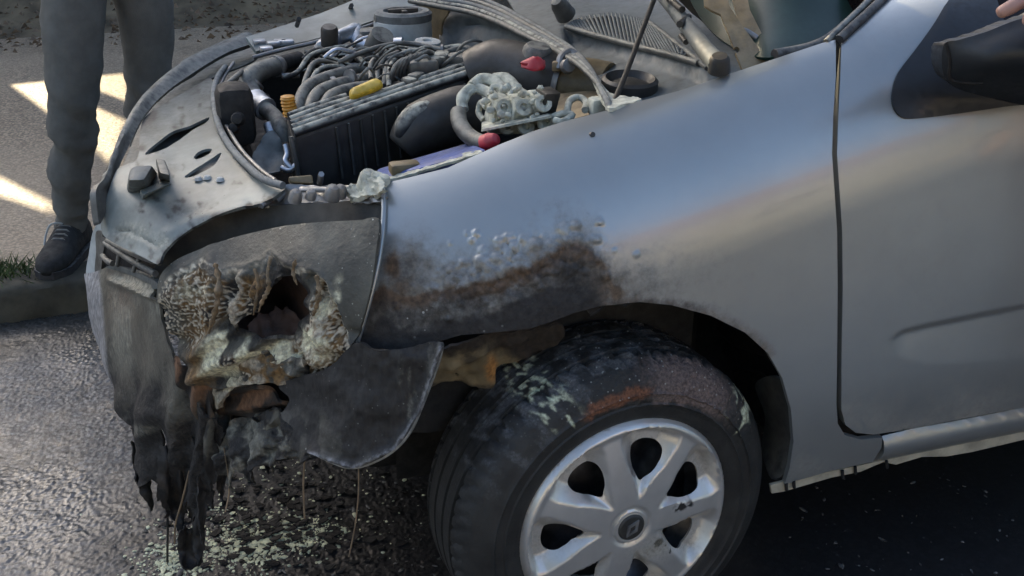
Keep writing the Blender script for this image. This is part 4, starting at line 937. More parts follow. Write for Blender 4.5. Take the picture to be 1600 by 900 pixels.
# crossmember over the headlight: dusty metal with powder at its outer end
cm = patch('headlight_bridge', [(428, 300), (452, 288), (490, 289), (530, 292), (570, 286), (592, 276), (602, 284), (598, 312), (560, 318), (520, 322), (480, 325), (440, 326), (405, 328)], TPS([(428, 300, .80, 'z'), (592, 276, .85, 'z'), (598, 312, .835, 'z'), (440, 326, .775, 'z'), (520, 292, .82, 'z')]), m_steel, CAR, th=.01, step=5,
      disp=lambda Q: (fbm(Q, 14, 4)-.5)*.02+.006*np.exp(-(polydist(Q, [(420, 322), (520, 319), (600, 308)])/3)**2))
hexa('latch_tab', [W(453, 289, .80, 'z'), W(490, 290, .80, 'z'), W(488, 276, .81, 'z'), W(450, 280, .81, 'z'), W(453, 286, .815, 'z'), W(490, 287, .815, 'z'), W(488, 273, .825, 'z'), W(450, 276, .825, 'z')], m_tan2, cm, bev=.003)
patch('powder_crust', [(540, 294), (560, 288), (575, 280), (592, 277), (600, 286), (598, 300), (570, 306), (545, 310)], TPS([(540, 294, .835, 'z'), (592, 277, .862, 'z'), (598, 304, .848, 'z'), (545, 308, .825, 'z')]), m_powd, cm, th=.008, step=3, disp=lambda Q: (fbm(Q, 7, 4)-.4)*.02)
for i, (px, py, r) in enumerate(((462, 305, .010), (486, 303, .008), (520, 300, .012), (532, 298, .010), (575, 278, .014), (588, 280, .012), (600, 282, .010))):
    V, Fc = lathe_vf(W(px, py, .835+.02*(px > 560), 'z'), [(0, r*.9), (r*.7, r*.8), (r, r*.2), (r*1.1, -r)], (.2, -.3, 1), 10); mk('bolt', V, Fc, m_powd if px > 560 else m_steel, cm)
for pts in ([(500, 286, .815, 'z'), (502, 272, .84, 'z')], [(440, 296, .80, 'z'), (425, 310, .795, 'z'), (408, 322, .79, 'z')], [(447, 299, .80, 'z'), (432, 314, .79, 'z')], [(470, 296, .81, 'z'), (520, 296, .82, 'z'), (560, 292, .835, 'z')]):
    tube('bracket_rib', pts, .005, m_steel, cm, n=6)
# dark sheet, its colour standing for the shaded gap between panel/bridge and headlight
patch('headlight_gap', [(240, 420), (255, 392), (285, 366), (330, 342), (400, 322), (500, 318), (598, 308), (600, 345), (592, 420), (570, 480), (500, 440), (420, 380), (330, 410), (256, 470), (262, 540), (246, 520)],
      TPS([(240, 420, .43), (285, 366, .41), (400, 322, .37), (598, 308, .19), (595, 420, .13), (500, 380, .25), (330, 400, .40), (256, 500, .42), (570, 480, .13)]), m_gap, CAR, th=.004, step=10, curved=False)

# rim seal round the front of the bay
tube('bay_seal', [(352, 104, .835, 'z'), (340, 122, .83, 'z'), (334, 146, .825, 'z'), (337, 178, .825, 'z'), (346, 206, .822, 'z'), (362, 232, .82, 'z'), (385, 258, .82, 'z'), (412, 280, .82, 'z'), (442, 290, .82, 'z')], .0065, m_seal, CAR)
tube('bay_edge', [(365, 98, .83, 'z'), (348, 124, .822, 'z'), (343, 150, .82, 'z'), (348, 182, .815, 'z'), (360, 208, .812, 'z'), (380, 238, .81, 'z'), (408, 266, .81, 'z'), (430, 282, .81, 'z')], .004, m_steel, CAR)
tube('bay_edge', [(395, 90, .84, 'z'), (440, 78, .85, 'z'), (500, 64, .865, 'z'), (560, 46, .88, 'z'), (610, 28, .89, 'z'), (655, 6, .90, 'z')], .005, m_steel, CAR)

# ------------------------------------------------------------------ engine
fa, fb = np.array(W(455, 212, .56)), np.array(W(752, 112, .66))
ba, bb_ = np.array(W(447, 180, .70)), np.array(W(700, 96, .80))
lo = np.array([0, 0, -.17])
ENG = hexa('engine', [fa+lo+[.01, .05, 0], fb+lo*1.3+[0, .04, 0], bb_+lo*1.3+[0, .1, 0], ba+lo+[.01, .1, 0], fa+[.01, .05, -.01], fb+[0, .04, -.01], bb_+[0, .1, -.01], ba+[.01, .1, -.01]], m_dark, CAR, bev=.01)
hexa('air_box', [fa+lo+[.02, .02, 0], fb+lo*1.25, bb_+lo, ba+lo, fa, fb, bb_, ba], m_black, ENG, bev=.012, seg=3)
for i in range(5):
    t = i/4*.8+.02; a = fa*(1-t)+ba*t; b = fb*(1-t)+bb_*t
    if i > 2: b = a+(b-a)*.34
    tube('box_rib', [tuple(a+[.004, 0, .004]), tuple((a+b)/2+[0, 0, .005]), tuple(b+[0, 0, .004])], .0085, m_dusty, ENG, px=False, n=8)
hexa('box_end', [fb*.28+fa*.72*0+W(688, 134, .66)*.72+[0, 0, -.01], fb+[0, -.004, -.02], bb_+[0, 0, -.02], W(672, 112, .78)+[0, 0, -.01], W(690, 134, .65)+[0, 0, .006], fb+[0, -.004, .006], bb_+[0, 0, .006], W(672, 110, .78)+[0, 0, .006]], m_dusty, ENG, bev=.004)
tube('end_rib', [tuple(fa+[-.002, -.006, .0]), tuple(fa+[.004, -.01, -.05]), tuple(fa+[.012, .0, -.13]), tuple(fa+[.03, .0, -.145])], .004, m_hose, ENG, px=False, n=8)
for i in range(12):
    t = .22+i*.062; top = fa*(1-t)+fb*t+[0, -.002, -.012]; ln = .10 if i < 7 else .055
    tube('side_rib', [tuple(top), tuple(top+[.006, .004, -ln])], .0026, m_dusty, ENG, px=False, n=6, sm=1)
R_s = [.011, .014, .0145, .013]
for pts in ([(466, 176, .72), (472, 150, .76), (488, 132, .80), (525, 118, .85), (580, 106, .90), (640, 98, .92)], [(484, 172, .70), (492, 152, .74), (512, 138, .78), (550, 128, .82), (600, 120, .85)], [(506, 166, .70), (520, 150, .73), (548, 141, .77), (590, 134, .8)]):
    tube('intake_runner', pts, R_s, m_hose, ENG, n=14)
# oil filler cap with its long grip
def oil_cap():
    o = catmull([(546, 143), (552, 137), (572, 128), (586, 123), (596, 128), (598, 136), (590, 142), (572, 149), (556, 155), (547, 153)], 5, True)
    Q, T = fill2d(o, 3); d = polydist(Q, np.vstack([o, o[:1]])); b = np.sqrt(np.clip(1-(1-np.clip(d/7, 0, 1))**2, 0, 1))
    V = TPS([(546, 146, .66), (598, 134, .66), (572, 125, .68), (570, 152, .65)])(Q); n = len(V)
    A = V+np.c_[0*b, -.014*b, .008*b]; B = V+np.c_[0*b, .02*b, -.012*b]
    fn = np.cross(A[T[:, 1]]-A[T[:, 0]], A[T[:, 2]]-A[T[:, 0]])
    if (fn*(CAM-A[T].mean(1))).sum() < 0: T = T[:, ::-1]
    mk('oil_cap', np.vstack([A, B]), T.tolist()+(T[:, ::-1]+n).tolist(), m_yel, ENG, sharp=75)
oil_cap()
P0 = catmull(WL([(449, 149, .72), (450, 158, .72), (452, 168, .72), (454, 180, .72)]), 8); rr = .0135*(1+.10*np.sin(np.arange(len(P0))*1.6)); rr[0] = .006; rr[1] = .011
V, Fc = tube_vf(P0, rr, 12); mk('dipstick', V, Fc, m_ora, ENG)
tube('coolant_hose', [(437, 102, .98), (412, 110, .94), (394, 120, .90), (389, 138, .88), (398, 158, .84), (414, 170, .80), (430, 184, .77), (440, 202, .74), (446, 222, .73)], [.020, .021, .022, .022, .021, .016, .016, .016, .016], m_hose, CAR, n=14)
tube('hose_sleeve', [(398, 155, .84), (406, 164, .82), (416, 171, .80)], .0235, m_alu, CAR, n=16)
tube('hose_end', [(420, 106, .96), (445, 98, 1.0), (466, 92, 1.05)], .017, m_dark, CAR, n=12)
tube('short_pipe', [(418, 193, .76), (424, 205, .75), (430, 222, .74)], [.009, .012, .011], m_alu, CAR, n=10)
patch('clear_guard', [(420, 205), (436, 214), (445, 245), (440, 268), (415, 272), (398, 258), (396, 240)], TPS([(420, 205, .70), (445, 245, .66), (415, 272, .62), (396, 240, .68)]), m_cowl, CAR, th=.004, step=6, disp=lambda Q: (fbm(Q, 14, 4)-.5)*.02)
for pts, m in (([(446, 226, .60), (449, 240, .59), (446, 252, .58), (455, 262, .57)], m_alu), ([(440, 262, .58), (452, 266, .57), (462, 258, .57)], m_alu), ([(350, 150, .78), (352, 135, .80), (364, 124, .84), (378, 112, .9)], m_hose), ([(352, 158, .76), (362, 152, .76), (376, 156, .78), (380, 170, .78)], m_hose), ([(440, 118, .95), (468, 118, .95)], m_steel)):
    tube('small_line', pts, .0055, m, CAR, n=8)
mb = MB()
mb.box(W(368, 178, .78), .07, .08, .12, bev=.3); mb.lathe(W(372, 186, .72), [(0, .02), (.010, .018), (.014, 0)], (-.2, -1, .3), 12); mb.lathe(W(366, 200, .72), [(0, .02), (.008, .018), (.011, 0)], (-.2, -1, .3), 12)
mb.build('horn_block', m_dark, CAR, kind='stuff')
# far side: reservoir, throttle body, hoses
c = W(630, 62, 1.15); V, Fc = lathe_vf(c, [(.0, -.06), (.055, -.06), (.066, -.05), (.068, .02), (.066, .045), (.05, .055)], (0, 0, 1), 32); mk('fluid_reservoir', V, Fc, m_white, CAR)
c = W(630, 24, 1.15); V, Fc = lathe_vf(c, [(.062, -.012), (.066, -.010), (.067, .006), (.060, .012), (.046, .012), (.043, .004), (.0, .006)], (0, 0, 1), 32); mk('reservoir_cap', V, Fc, m_seal, CAR)
mb = MB(); mb.box(c+[.0, 0, .010], .07, .012, .012).box(c+[0, 0, .009], .012, .05, .010); mb.build('cap_grip', m_black, CAR, kind='stuff')
hexa('throttle_body', [W(486, 86, 1.05), W(528, 80, 1.05), W(528, 76, 1.15), W(490, 80, 1.15), W(494, 64, 1.05), W(524, 58, 1.05), W(524, 54, 1.15), W(498, 60, 1.15)], m_alu, CAR, bev=.01)
V, Fc = lathe_vf(W(515, 60, 1.02), [(0, .028), (.015, .028), (.019, .022), (.019, -.015)], (0, -.3, 1), 14); mk('sensor_cap', V, Fc, m_black, CAR)
tube('metal_pipe', [(526, 60, 1.1), (545, 52, 1.12), (556, 47, 1.15), (556, 56, 1.12), (560, 66, 1.1), (575, 72, 1.08), (600, 72, 1.06), (630, 70, 1.04)], .017, m_alu, CAR, n=14)
mb = MB(); mb.box(W(580, 62, 1.12), .06, .05, .05).box(W(596, 48, 1.15), .03, .03, .07).lathe(W(592, 70, 1.0), [(0, .03), (.025, .03), (.03, 0), (.03, -.04)], (.2, -.5, .8), 16); mb.build('pump_body', m_hose, CAR, kind='stuff')
c = W(668, 72, .98); V, Fc = lathe_vf(c, [(.026, -.045), (.027, -.005)], (.05, -.1, 1), 20); mk('filler_neck', V, Fc, m_teal, CAR)
V, Fc = lathe_vf(c, [(.029, -.006), (.031, .004), (.028, .012), (.012, .013), (.010, .009), (0, .009)], (.05, -.1, 1), 20); mk('filler_cap', V, Fc, m_white, CAR)
hexa('filler_bracket', [W(650, 84, .98), W(664, 84, .98), W(664, 82, 1.0), W(650, 82, 1.0), W(651, 62, .98), W(662, 62, .98), W(662, 60, 1.0), W(651, 60, 1.0)], m_white, CAR, bev=.003)
# cable loom over the engine
loom = [[(444, 122, .95), (466, 112, .92), (484, 88, .95), (512, 78, .97), (542, 74, .98), (556, 86, .93), (572, 102, .88)], [(528, 98, .9), (560, 84, .9), (600, 72, .93), (640, 68, .95), (690, 78, .9), (730, 88, .85)], [(472, 150, .8), (478, 122, .86), (492, 98, .92), (520, 96, .92), (540, 108, .88)], [(482, 148, .8), (490, 120, .86), (506, 106, .9), (532, 104, .9)],
        [(580, 124, .76), (580, 100, .82), (598, 84, .86), (630, 76, .88), (660, 84, .86)], [(590, 126, .76), (592, 104, .8), (608, 88, .84), (640, 80, .86), (676, 90, .84)], [(608, 136, .70), (608, 112, .76), (618, 92, .82), (640, 80, .85), (672, 82, .84), (692, 96, .82)], [(600, 134, .72), (602, 116, .76), (606, 98, .82), (620, 86, .86)],
        [(660, 96, .8), (690, 86, .82), (716, 78, .84), (740, 82, .84), (764, 92, .8), (806, 94, .76)], [(690, 78, .9), (720, 74, .88), (746, 84, .84), (770, 94, .8), (806, 97, .76)]]
for i, pts in enumerate(loom):
    tube('wiring_loom', pts, [.0055, .006, .0055] if i < 8 else [.0075, .008, .006], m_hose if i % 3 else m_dusty, ENG, n=10)
for i in range(46):
    x0, y0 = rng.uniform(560, 735), rng.uniform(84, 128); L = rng.uniform(20, 70); yy = rng.uniform(.74, .9); a = rng.uniform(-.6, .3)
    pts = [(x0, y0, yy), (x0+L*.3*math.cos(a), y0+L*.3*math.sin(a)-rng.uniform(3, 12), yy-.02), (x0+L*.7*math.cos(a), y0+L*.7*math.sin(a)-rng.uniform(3, 14), yy-.02), (x0+L*math.cos(a), y0+L*math.sin(a)+rng.uniform(0, 8), yy)]
    tube('thin_wire', pts, rng.uniform(.0018, .0035), (m_hose, m_dusty, m_black, m_seal)[i % 4], ENG, n=6, sm=4)
for i in range(26):
    x0, y0 = rng.uniform(470, 560), rng.uniform(74, 112); L = rng.uniform(20, 60); yy = rng.uniform(.9, 1.05); a = rng.uniform(-.7, .5)
    pts = [(x0, y0, yy), (x0+L*.4*math.cos(a), y0+L*.4*math.sin(a)-rng.uniform(0, 10), yy), (x0+L*math.cos(a), y0+L*math.sin(a)+rng.uniform(0, 8), yy)]
    tube('thin_wire', pts, rng.uniform(.002, .0045), (m_hose, m_dusty, m_black, m_alu)[i % 4], ENG, n=6, sm=4)
for i in range(7):
    a, b = W(612+i*6, 120-i*2.2, .72+i*.006), W(640+i*6, 104-i*2.0, .78)
    P0 = [(a+b)/2+[math.cos(t)*.018*0, 0, 0]+(a-b)/2*math.cos(t)+np.array([.0, -.01, .024])*math.sin(t) for t in np.linspace(-.4, math.pi+.4, 12)]
    V, Fc = tube_vf(P0, .005, 8); mk('corrugated_ring', V, Fc, m_hose, ENG)
for i, (px, py, yy, s) in enumerate(((660, 106, .74, .05), (676, 100, .76, .045), (650, 122, .70, .03), (690, 92, .78, .04), (706, 94, .78, .035), (640, 128, .68, .025), (720, 98, .76, .05))):
    V, Fc = box_vf(s*1.2, s*.8, s*.7, .25); a = .4*i; Rz = np.array([[math.cos(a), -math.sin(a), 0], [math.sin(a), math.cos(a), 0], [0, 0, 1]])
    mk('connector', V@Rz.T+W(px, py, yy), Fc, m_dusty if i % 2 else m_hose, ENG)
for pts, r in (([(396, 128, .895), (394, 131, .893)], .0245), ([(436, 194, .757), (438, 198, .75)], .0185), ([(430, 104, .967), (434, 103, .972)], .0225), ([(545, 121, .812), (549, 120.5, .816)], .0165), ([(560, 66, 1.1), (564, 68, 1.095)], .0195), ([(745, 87, .84), (748, 88, .836)], .0115), ([(690, 78.5, .885), (694, 78, .883)], .012)):
    tube('hose_clamp', pts, r, m_steel, CAR, n=16, sm=1)
for px, py, y in ((470, 196, .64), (520, 182, .66), (610, 156, .68), (680, 134, .69), (720, 118, .69), (600, 112, .80), (640, 104, .80), (520, 128, .82)):
    V, Fc = lathe_vf(W(px, py, y), [(0, .010), (.006, .010), (.007, .004), (.010, .003), (.010, -.004)], (0, -.3, 1), 8); mk('cover_bolt', V, Fc, m_steel, ENG)
# air duct, canister, red cap
tube('air_duct', [(740, 118, .68), (775, 106, .66), (815, 112, .62), (850, 122, .58), (874, 128, .56)], [.05, .055, .056, .055, .054], m_black, CAR, n=24)
tube('duct_clamp', [(868, 126, .56), (876, 128, .555)], .0575, m_steel, CAR, n=24)
tube('duct_canister', [(876, 128, .555), (900, 132, .54), (928, 136, .52), (950, 140, .5)], [.050, .052, .052, .05], m_tan2, CAR, n=24)
hexa('clamp_bracket', [W(862, 112, .50), W(880, 112, .50), W(880, 110, .52), W(862, 110, .52), W(863, 97, .50), W(878, 96, .50), W(878, 94, .52), W(863, 95, .52)], m_tan, CAR, bev=.003)
mb = MB(); mb.tube([(874, 108, .50), (876, 90, .51), (890, 80, .52), (900, 88, .51), (902, 100, .50)], .007).lathe(W(886, 104, .49), [(0, .012), (.012, .012), (.014, 0)], (0, -1, .4), 12); mb.build('engine_mount', m_steel, CAR, kind='stuff')
V, Fc = lathe_vf(W(840, 80, .58), [(0, .012), (.022, .012), (.028, .004), (.029, -.02)], (.1, -.2, 1), 20); mk('valve_cap', V, Fc, m_hose, CAR)
def red():
    bm = bmesh.new(); c8 = [W(806, 102, .52), W(832, 118, .49), W(856, 108, .49), W(854, 100, .54), W(811, 96, .53), W(830, 88, .50), W(842, 84, .50), W(850, 90, .53)]
    hexa('terminal_cap', c8, m_red, CAR, bev=.010, seg=3)
red()
# inner wing panel and bulkhead
patch('inner_wing_panel', [(850, 152), (880, 146), (925, 142), (955, 150), (960, 165), (930, 176), (880, 190), (850, 198)], TPS([(850, 152, .50), (955, 150, .38), (960, 165, .30), (850, 198, .34)]), m_tan, CAR, th=.004, step=8)
bk = patch('bulkhead', [(690, 92), (686, 60), (692, 30), (712, 16), (745, 16), (790, 30), (835, 54), (880, 84), (915, 115), (940, 150), (900, 150), (840, 120), (780, 104), (720, 100)], TPS([(690, 60, 1.15), (745, 16, 1.12), (835, 54, .80), (915, 115, .50), (780, 104, .95), (690, 92, 1.1)]), m_cowl, CAR, th=.01, step=7,
      disp=lambda Q: -.02*sstep(6, 14, polydist(Q, [(690, 92), (690, 30), (715, 18), (745, 18), (790, 32), (835, 57), (880, 86), (915, 117)])), attrs=None)
patch('bulkhead_flank', [(640, 40), (660, 10), (700, 14), (690, 40), (688, 90), (660, 70)], TPS([(640, 40, 1.30), (700, 14, 1.15), (688, 90, 1.13), (660, 70, 1.25)]), m_tan2, CAR, th=.004, step=8)
for k, dz in enumerate((0, 4, 8, 12, 16)):
    tube('bulkhead_seal', [(640, -16+dz*1.1, .94, 'z'), (690, -10+dz*1.3, .945, 'z'), (735, -6+dz*1.6, .945, 'z'), (780, 10+dz*1.6, .945, 'z'), (825, 34+dz*1.5, .95, 'z'), (865, 58+dz*1.2, .95, 'z'), (900, 82+dz, .955, 'z'), (922, 108+dz*.6, .955, 'z'), (938, 138-dz*.1, .95, 'z'), (954, 170-dz*.3, .945, 'z'), (966, 190, .90, 'z')], [.006, .0065, .006, .005, .0045], (m_seal, m_hose, m_seal, m_dusty, m_hose)[k], CAR, n=8)
patch('seal_flange', [(925, 118), (935, 120), (948, 140), (975, 150), (1002, 154), (960, 168), (948, 168), (938, 150)], TPS([(925, 118, .945, 'z'), (948, 140, .945, 'z'), (1002, 154, .957, 'z'), (948, 168, .948, 'z')]), m_powd, CAR, th=.006, step=4, disp=lambda Q: (fbm(Q, 8, 3)-.5)*.006)
# fuse and terminal blocks caked in powder
TB = hexa('terminal_base', [W(752, 206, .30), W(862, 184, .24), W(856, 176, .32), W(752, 194, .38), W(752, 202, .30), W(862, 180, .24), W(856, 172, .32), W(752, 190, .38)], m_powd, CAR, bev=.004)
mb = MB(); bm = bmesh.new(); bmesh.ops.create_icosphere(bm, subdivisions=2, radius=1); bm.verts.index_update(); IV0 = np.array([v.co[:] for v in bm.verts]); IF0 = [tuple(v.index for v in f.verts) for f in bm.faces]; bm.free()
for i in range(30):
    px, py = rng.uniform(755, 850), 0; py = rng.uniform(140, 200)-(px-755)*.12; sz = rng.uniform(.003, .008)
    mb.add(IV0*sz*[1, .8, .8]*(1+.3*rng.normal(size=(len(IV0), 1)).clip(-1, 1)*.5)+W(px, py, .35-(px-776)*.0008+.015*rng.normal()-.02), IF0)
mb.build('caked_powder', m_powd, TB, kind='stuff')
for pts in ([(766, 150, .40), (770, 136, .41), (784, 138, .40), (786, 154, .38)], [(796, 152, .37), (802, 140, .38), (814, 144, .37), (816, 160, .35)], [(760, 168, .38), (752, 160, .40), (748, 176, .40), (756, 188, .38)], [(822, 160, .34), (832, 150, .35), (842, 156, .34), (842, 170, .33)], [(726, 160, .45), (734, 146, .46), (750, 140, .46), (770, 150, .43)]):
    tube('cable_loop', pts, .0055, m_powd, TB, n=8)
for i, (px, py, yy) in enumerate(((776, 178, .36), (806, 178, .33), (836, 172, .31), (850, 168, .30))):
    m = m_powd if i < 3 else m_black
    c = W(px, py, yy); V, Fc = box_vf(.034, .05, .075, .12); V = V@np.array([[1, 0, .12], [0, 1, -.3], [0, 0, 1]]).T; V *= [.8, 1, .85]
    mk('terminal_block', V+c, Fc, m, TB)
    if i < 3:
        for dz, dx in ((.018, .0), (-.014, .004)):
            V, Fc = lathe_vf(c+[dx, -.036, dz], [(.007, .0), (.014, .002), (.014, .008), (.007, .009), (.005, .002)], (0, -1, .6), 14); mk('ring_lug', V, Fc, m_powd, TB)
for pts, r in (([(724, 172, .44), (722, 152, .46), (738, 138, .47), (762, 144, .45), (780, 160, .40)], .010), ([(738, 136, .47), (752, 124, .48), (774, 128, .46), (790, 146, .42), (800, 164, .37)], .011), ([(772, 124, .47), (792, 124, .45), (812, 146, .40), (832, 156, .36), (838, 166, .33)], .011), ([(758, 150, .46), (782, 152, .42), (806, 160, .37)], .008)):
    tube('powdered_cable', pts, r, m_powd, TB, n=10)
tube('battery_cable', [(716, 176, .40), (718, 192, .37), (728, 208, .34), (744, 220, .31), (762, 224, .28)], .014, m_hose, TB, n=14)
tube('red_terminal', [(756, 224, .285), (766, 221, .275), (776, 216, .265)], [.014, .015, .008], m_red, TB, n=14)
tube('duct_mouth', [(626, 214, .53), (630, 198, .53), (642, 184, .535), (664, 174, .54), (700, 166, .56)], [.010, .016, .019, .020, .021], m_dusty, ENG, n=14)
tube('lower_duct', [(628, 232, .545), (660, 200, .55), (720, 180, .56), (760, 176, .55)], [.03, .05, .055, .05], m_black, ENG, n=18)
for pts in ([(862, 184, .26), (878, 178, .25), (894, 180, .24), (880, 190, .23), (866, 188, .24)], [(886, 176, .26), (890, 158, .29), (904, 152, .30), (916, 160, .28), (914, 172, .25)]):
    tube('earth_strap', pts, .006, m_powd, CAR, n=8)
V, Fc = box_vf(.03, .03, .03, .25); mk('relay', V+W(934, 166, .25), Fc, m_powd, CAR)
# battery: blue lid showing along the wing edge
BT = hexa('battery', [W(592, 282, .33)+[0, 0, -.16], W(760, 236, .20)+[0, 0, -.16], W(735, 224, .36)+[0, 0, -.16], W(586, 264, .48)+[0, 0, -.16], W(592, 278, .33), W(760, 232, .20), W(735, 222, .36), W(588, 264, .46)], m_blue, CAR, bev=.006)
patch('battery_lid', [(640, 267), (690, 251), (735, 236), (752, 238), (700, 254), (640, 272), (600, 282), (600, 278)], TPS([(640, 262, .31), (740, 230, .24), (600, 280, .31), (700, 254, .235)]), m_powd, BT, th=.004, step=4, disp=lambda Q: (fbm(Q, 9, 3)-.5)*.004)
V, Fc = box_vf(.05, .03, .02, .3); mk('battery_clamp', V+W(632, 262, .32), Fc, m_tan2, BT)

# ------------------------------------------------------------------ cowl, wipers, windscreen, bonnet
cw = TPS([(880, 30, .955, 'z'), (1000, 20, .975, 'z'), (1100, 90, .980, 'z'), (1130, 118, .972, 'z'), (960, 150, .945, 'z'), (1060, 140, .955, 'z'), (900, 80, .94, 'z'), (800, -30, .95, 'z'), (1200, 95, .985, 'z')])
CW = patch('cowl_panel', [(840, 62), (812, 30), (790, -6), (780, -40), (1020, -40), (1080, 20), (1130, 60), (1200, 78), (1230, 84), (1180, 106), (1120, 126), (1060, 144), (1005, 156), (975, 150), (948, 138), (930, 116), (905, 88), (875, 70)], cw, m_cowl, CAR, th=.006, step=6, curved=False,
      disp=lambda Q: -.022*sstep(-3, 3, below(Q, [(870, 45), (905, 46), (960, 66), (1010, 84), (1080, 102), (1100, 112)]))*sstep(880, 890, Q[:, 0]))
# slotted intake: many thin bars over a dark opening
gp = [(884, 45), (905, 34), (950, 26), (990, 34), (1012, 42), (1075, 92), (1060, 92), (1000, 76), (940, 60)]
patch('intake_opening', gp, lambda Q: cw(Q)+[0, -.001, .003], m_soot, CW, th=.002, step=6, curved=False)
top = catmull([(886, 44), (905, 34), (950, 26), (990, 33), (1012, 41), (1076, 91)], 8); bot = catmull([(884, 46), (920, 56), (960, 66), (1000, 77), (1040, 86), (1068, 93)], 8)
for i in range(34):
    t = (i+.5)/34
    a = np.array([np.interp(t, np.linspace(0, 1, len(top)), top[:, k]) for k in (0, 1)]); b = np.array([np.interp(t, np.linspace(0, 1, len(bot)), bot[:, k]) for k in (0, 1)])
    q = cw([a, b])+[0, -.002, .007]; tube('intake_slat', [tuple(q[0]), tuple(q[1])], .0028, m_cowl, CW, n=5, sm=1, px=False)
tube('intake_frame', [tuple(p) for p in cw([(1012, 38), (1045, 64), (1085, 96), (1105, 112)])+[0, 0, .006]], .005, m_hose, CW, px=False, n=8)
tube('intake_frame', [tuple(p) for p in cw([(884, 46), (920, 57), (960, 68), (1000, 79), (1040, 89), (1090, 104)])+[0, -.002, .006]], .006, m_hose, CW, px=False, n=8)
c = cw([(984, 124)])[0]+[0, 0, -.012]
V, Fc = lathe_vf(c, [(.048, -.004), (.048, .012), (.042, .016), (.038, .012), (.034, .004), (.014, .012), (0, .012)], (0, -.1, 1), 30); mk('strut_cap', V, Fc, m_black, CW)
tube('prop_rod', [(956, 168, .20), (980, 110, .30), (1004, 46, .41), (1023, -4, .50), (1060, -100, .66)], .0048, m_black, CAR, n=10)
def wiper():
    o = tube('wiper', [(1000, -40, 1.04, 'z'), (1040, 0, 1.035, 'z'), (1076, 44, 1.025, 'z'), (1100, 76, 1.015, 'z'), (1122, 100, 1.005, 'z')], [.009, .012, .014, .015, .016], m_cowl, CAR, n=12)
    V, Fc = lathe_vf(W(1124, 100, 1.005, 'z'), [(0, .016), (.012, .015), (.016, .009), (.018, -.012)], (-.2, -.3, 1), 18); mk('wiper_pivot', V, Fc, m_black, o)
    tube('wiper_hinge', [(1062, 38, 1.035, 'z'), (1076, 26, 1.035, 'z')], .006, m_black, o, n=8)
    tube('wiper_spring', [(1064, 56, 1.015, 'z'), (1072, 66, 1.012, 'z')], .005, m_black, o, n=8)
    tube('wiper_blade', [(1030, -16, 1.06, 'z'), (1062, 12, 1.05, 'z'), (1066, 14, 1.05, 'z')], .006, m_black, o, n=8)
    V, Fc = lathe_vf(W(878, 14, .985, 'z'), [(0, .03), (.012, .028), (.018, .014), (.022, -.02)], (-.5, -.3, .6), 16); mk('far_wiper_pivot', V, Fc, m_hose, CAR)
wiper()
ws = TPS([(1070, -20, 1.06, 'z'), (1130, 60, 1.0, 'z'), (1190, 92, .995, 'z'), (1250, 84, 1.0, 'z'), (1330, 20, 1.04, 'z'), (1390, -30, 1.08, 'z'), (1240, -40, 1.10, 'z')])
patch('windscreen', [(1060, -60), (1074, -10), (1096, 30), (1130, 64), (1180, 88), (1230, 86), (1290, 66), (1330, 34), (1372, -6), (1400, -60), (1240, -100)], ws, m_glass, CAR, th=.005, step=12)
tube('windscreen_seal', [tuple(p) for p in ws([(1210, 90), (1262, 80), (1296, 64), (1334, 32), (1376, -8), (1400, -40)])+[0, 0, .003]], .011, m_rub, CAR, px=False, n=10)
# bonnet hinge
h1 = [(1098, -20), (1130, -30), (1140, 10), (1160, 40), (1185, 75), (1196, 98), (1176, 104), (1160, 108), (1150, 84), (1140, 56), (1132, 38), (1126, 22), (1112, 16), (1100, 8)]
patch('bonnet_hinge', h1, TPS([(1098, -20, .36), (1130, -30, .35), (1196, 98, .22), (1160, 108, .22), (1140, 40, .28)]), m_tan, CAR, th=.006, step=5, holes=[[(1146, 77), (1151, 73), (1156, 77), (1151, 83)]], curved=False)
patch('bonnet_hinge', [(1134, -40), (1160, -40), (1172, 16), (1190, 52), (1206, 84), (1208, 92), (1198, 92), (1178, 58), (1158, 46), (1150, 20)], TPS([(1134, -40, .42), (1160, -40, .40), (1208, 92, .24), (1160, 46, .30)]), m_tan, CAR, th=.006, step=5, curved=False)
tube('hinge_link', [(1150, 46, .30), (1166, 50, .29), (1182, 60, .28)], .006, m_steel, CAR, n=8)
# open bonnet, standing up from its hinges out of the frame
hx, hz = .36, 1.13; tl = math.radians(64); n = 14
V = []
for j in range(n+1):
    for i in range(n+1):
        s = j/n*.98; v = i/n*2-1; wd = .66-.12*(j/n)**3
        bulge = .05*(1-v*v)*math.sin(math.pi*min(1, s+.1))
        V.append((hx-s*math.cos(tl)+bulge*math.sin(tl)+.12*(1-v*v)*0, .83+v*wd, hz+s*math.sin(tl)+bulge*math.cos(tl)))
T = np.array([t for j in range(n) for i in range(n) for a in [j*(n+1)+i] for t in ((a, a+1, a+n+2), (a, a+n+2, a+n+1))])
V2, F2, _ = thicken(np.array(V), T, .03, False); BON = mk('bonnet', V2, F2, m_paint, CAR)
j0 = [j*(n+1)+i for j in range(1, n) for i in range(1, n)]; m_ = n-1
nrm = np.array([-math.sin(tl), 0, -math.cos(tl)]); Lv = np.array(V)[j0]+nrm*.0; nb_ = vnorm(np.array(V), T)
sg = 1 if nb_[len(V)//2] @ nrm > 0 else -1
Lv = np.array(V)[j0]+nb_[j0]*sg*(.008 if sg > 0 else .038)
T3 = np.array([t for j in range(m_-1) for i in range(m_-1) for a in [j*m_+i] for t in ((a, a+1, a+m_+1), (a, a+m_+1, a+m_))])
V2, F2, _ = thicken(Lv, T3, .004, False); mk('bonnet_dark_sheet', V2, F2, m_soot, BON)  # added dark sheet, unseen, to darken the reflection in the wing
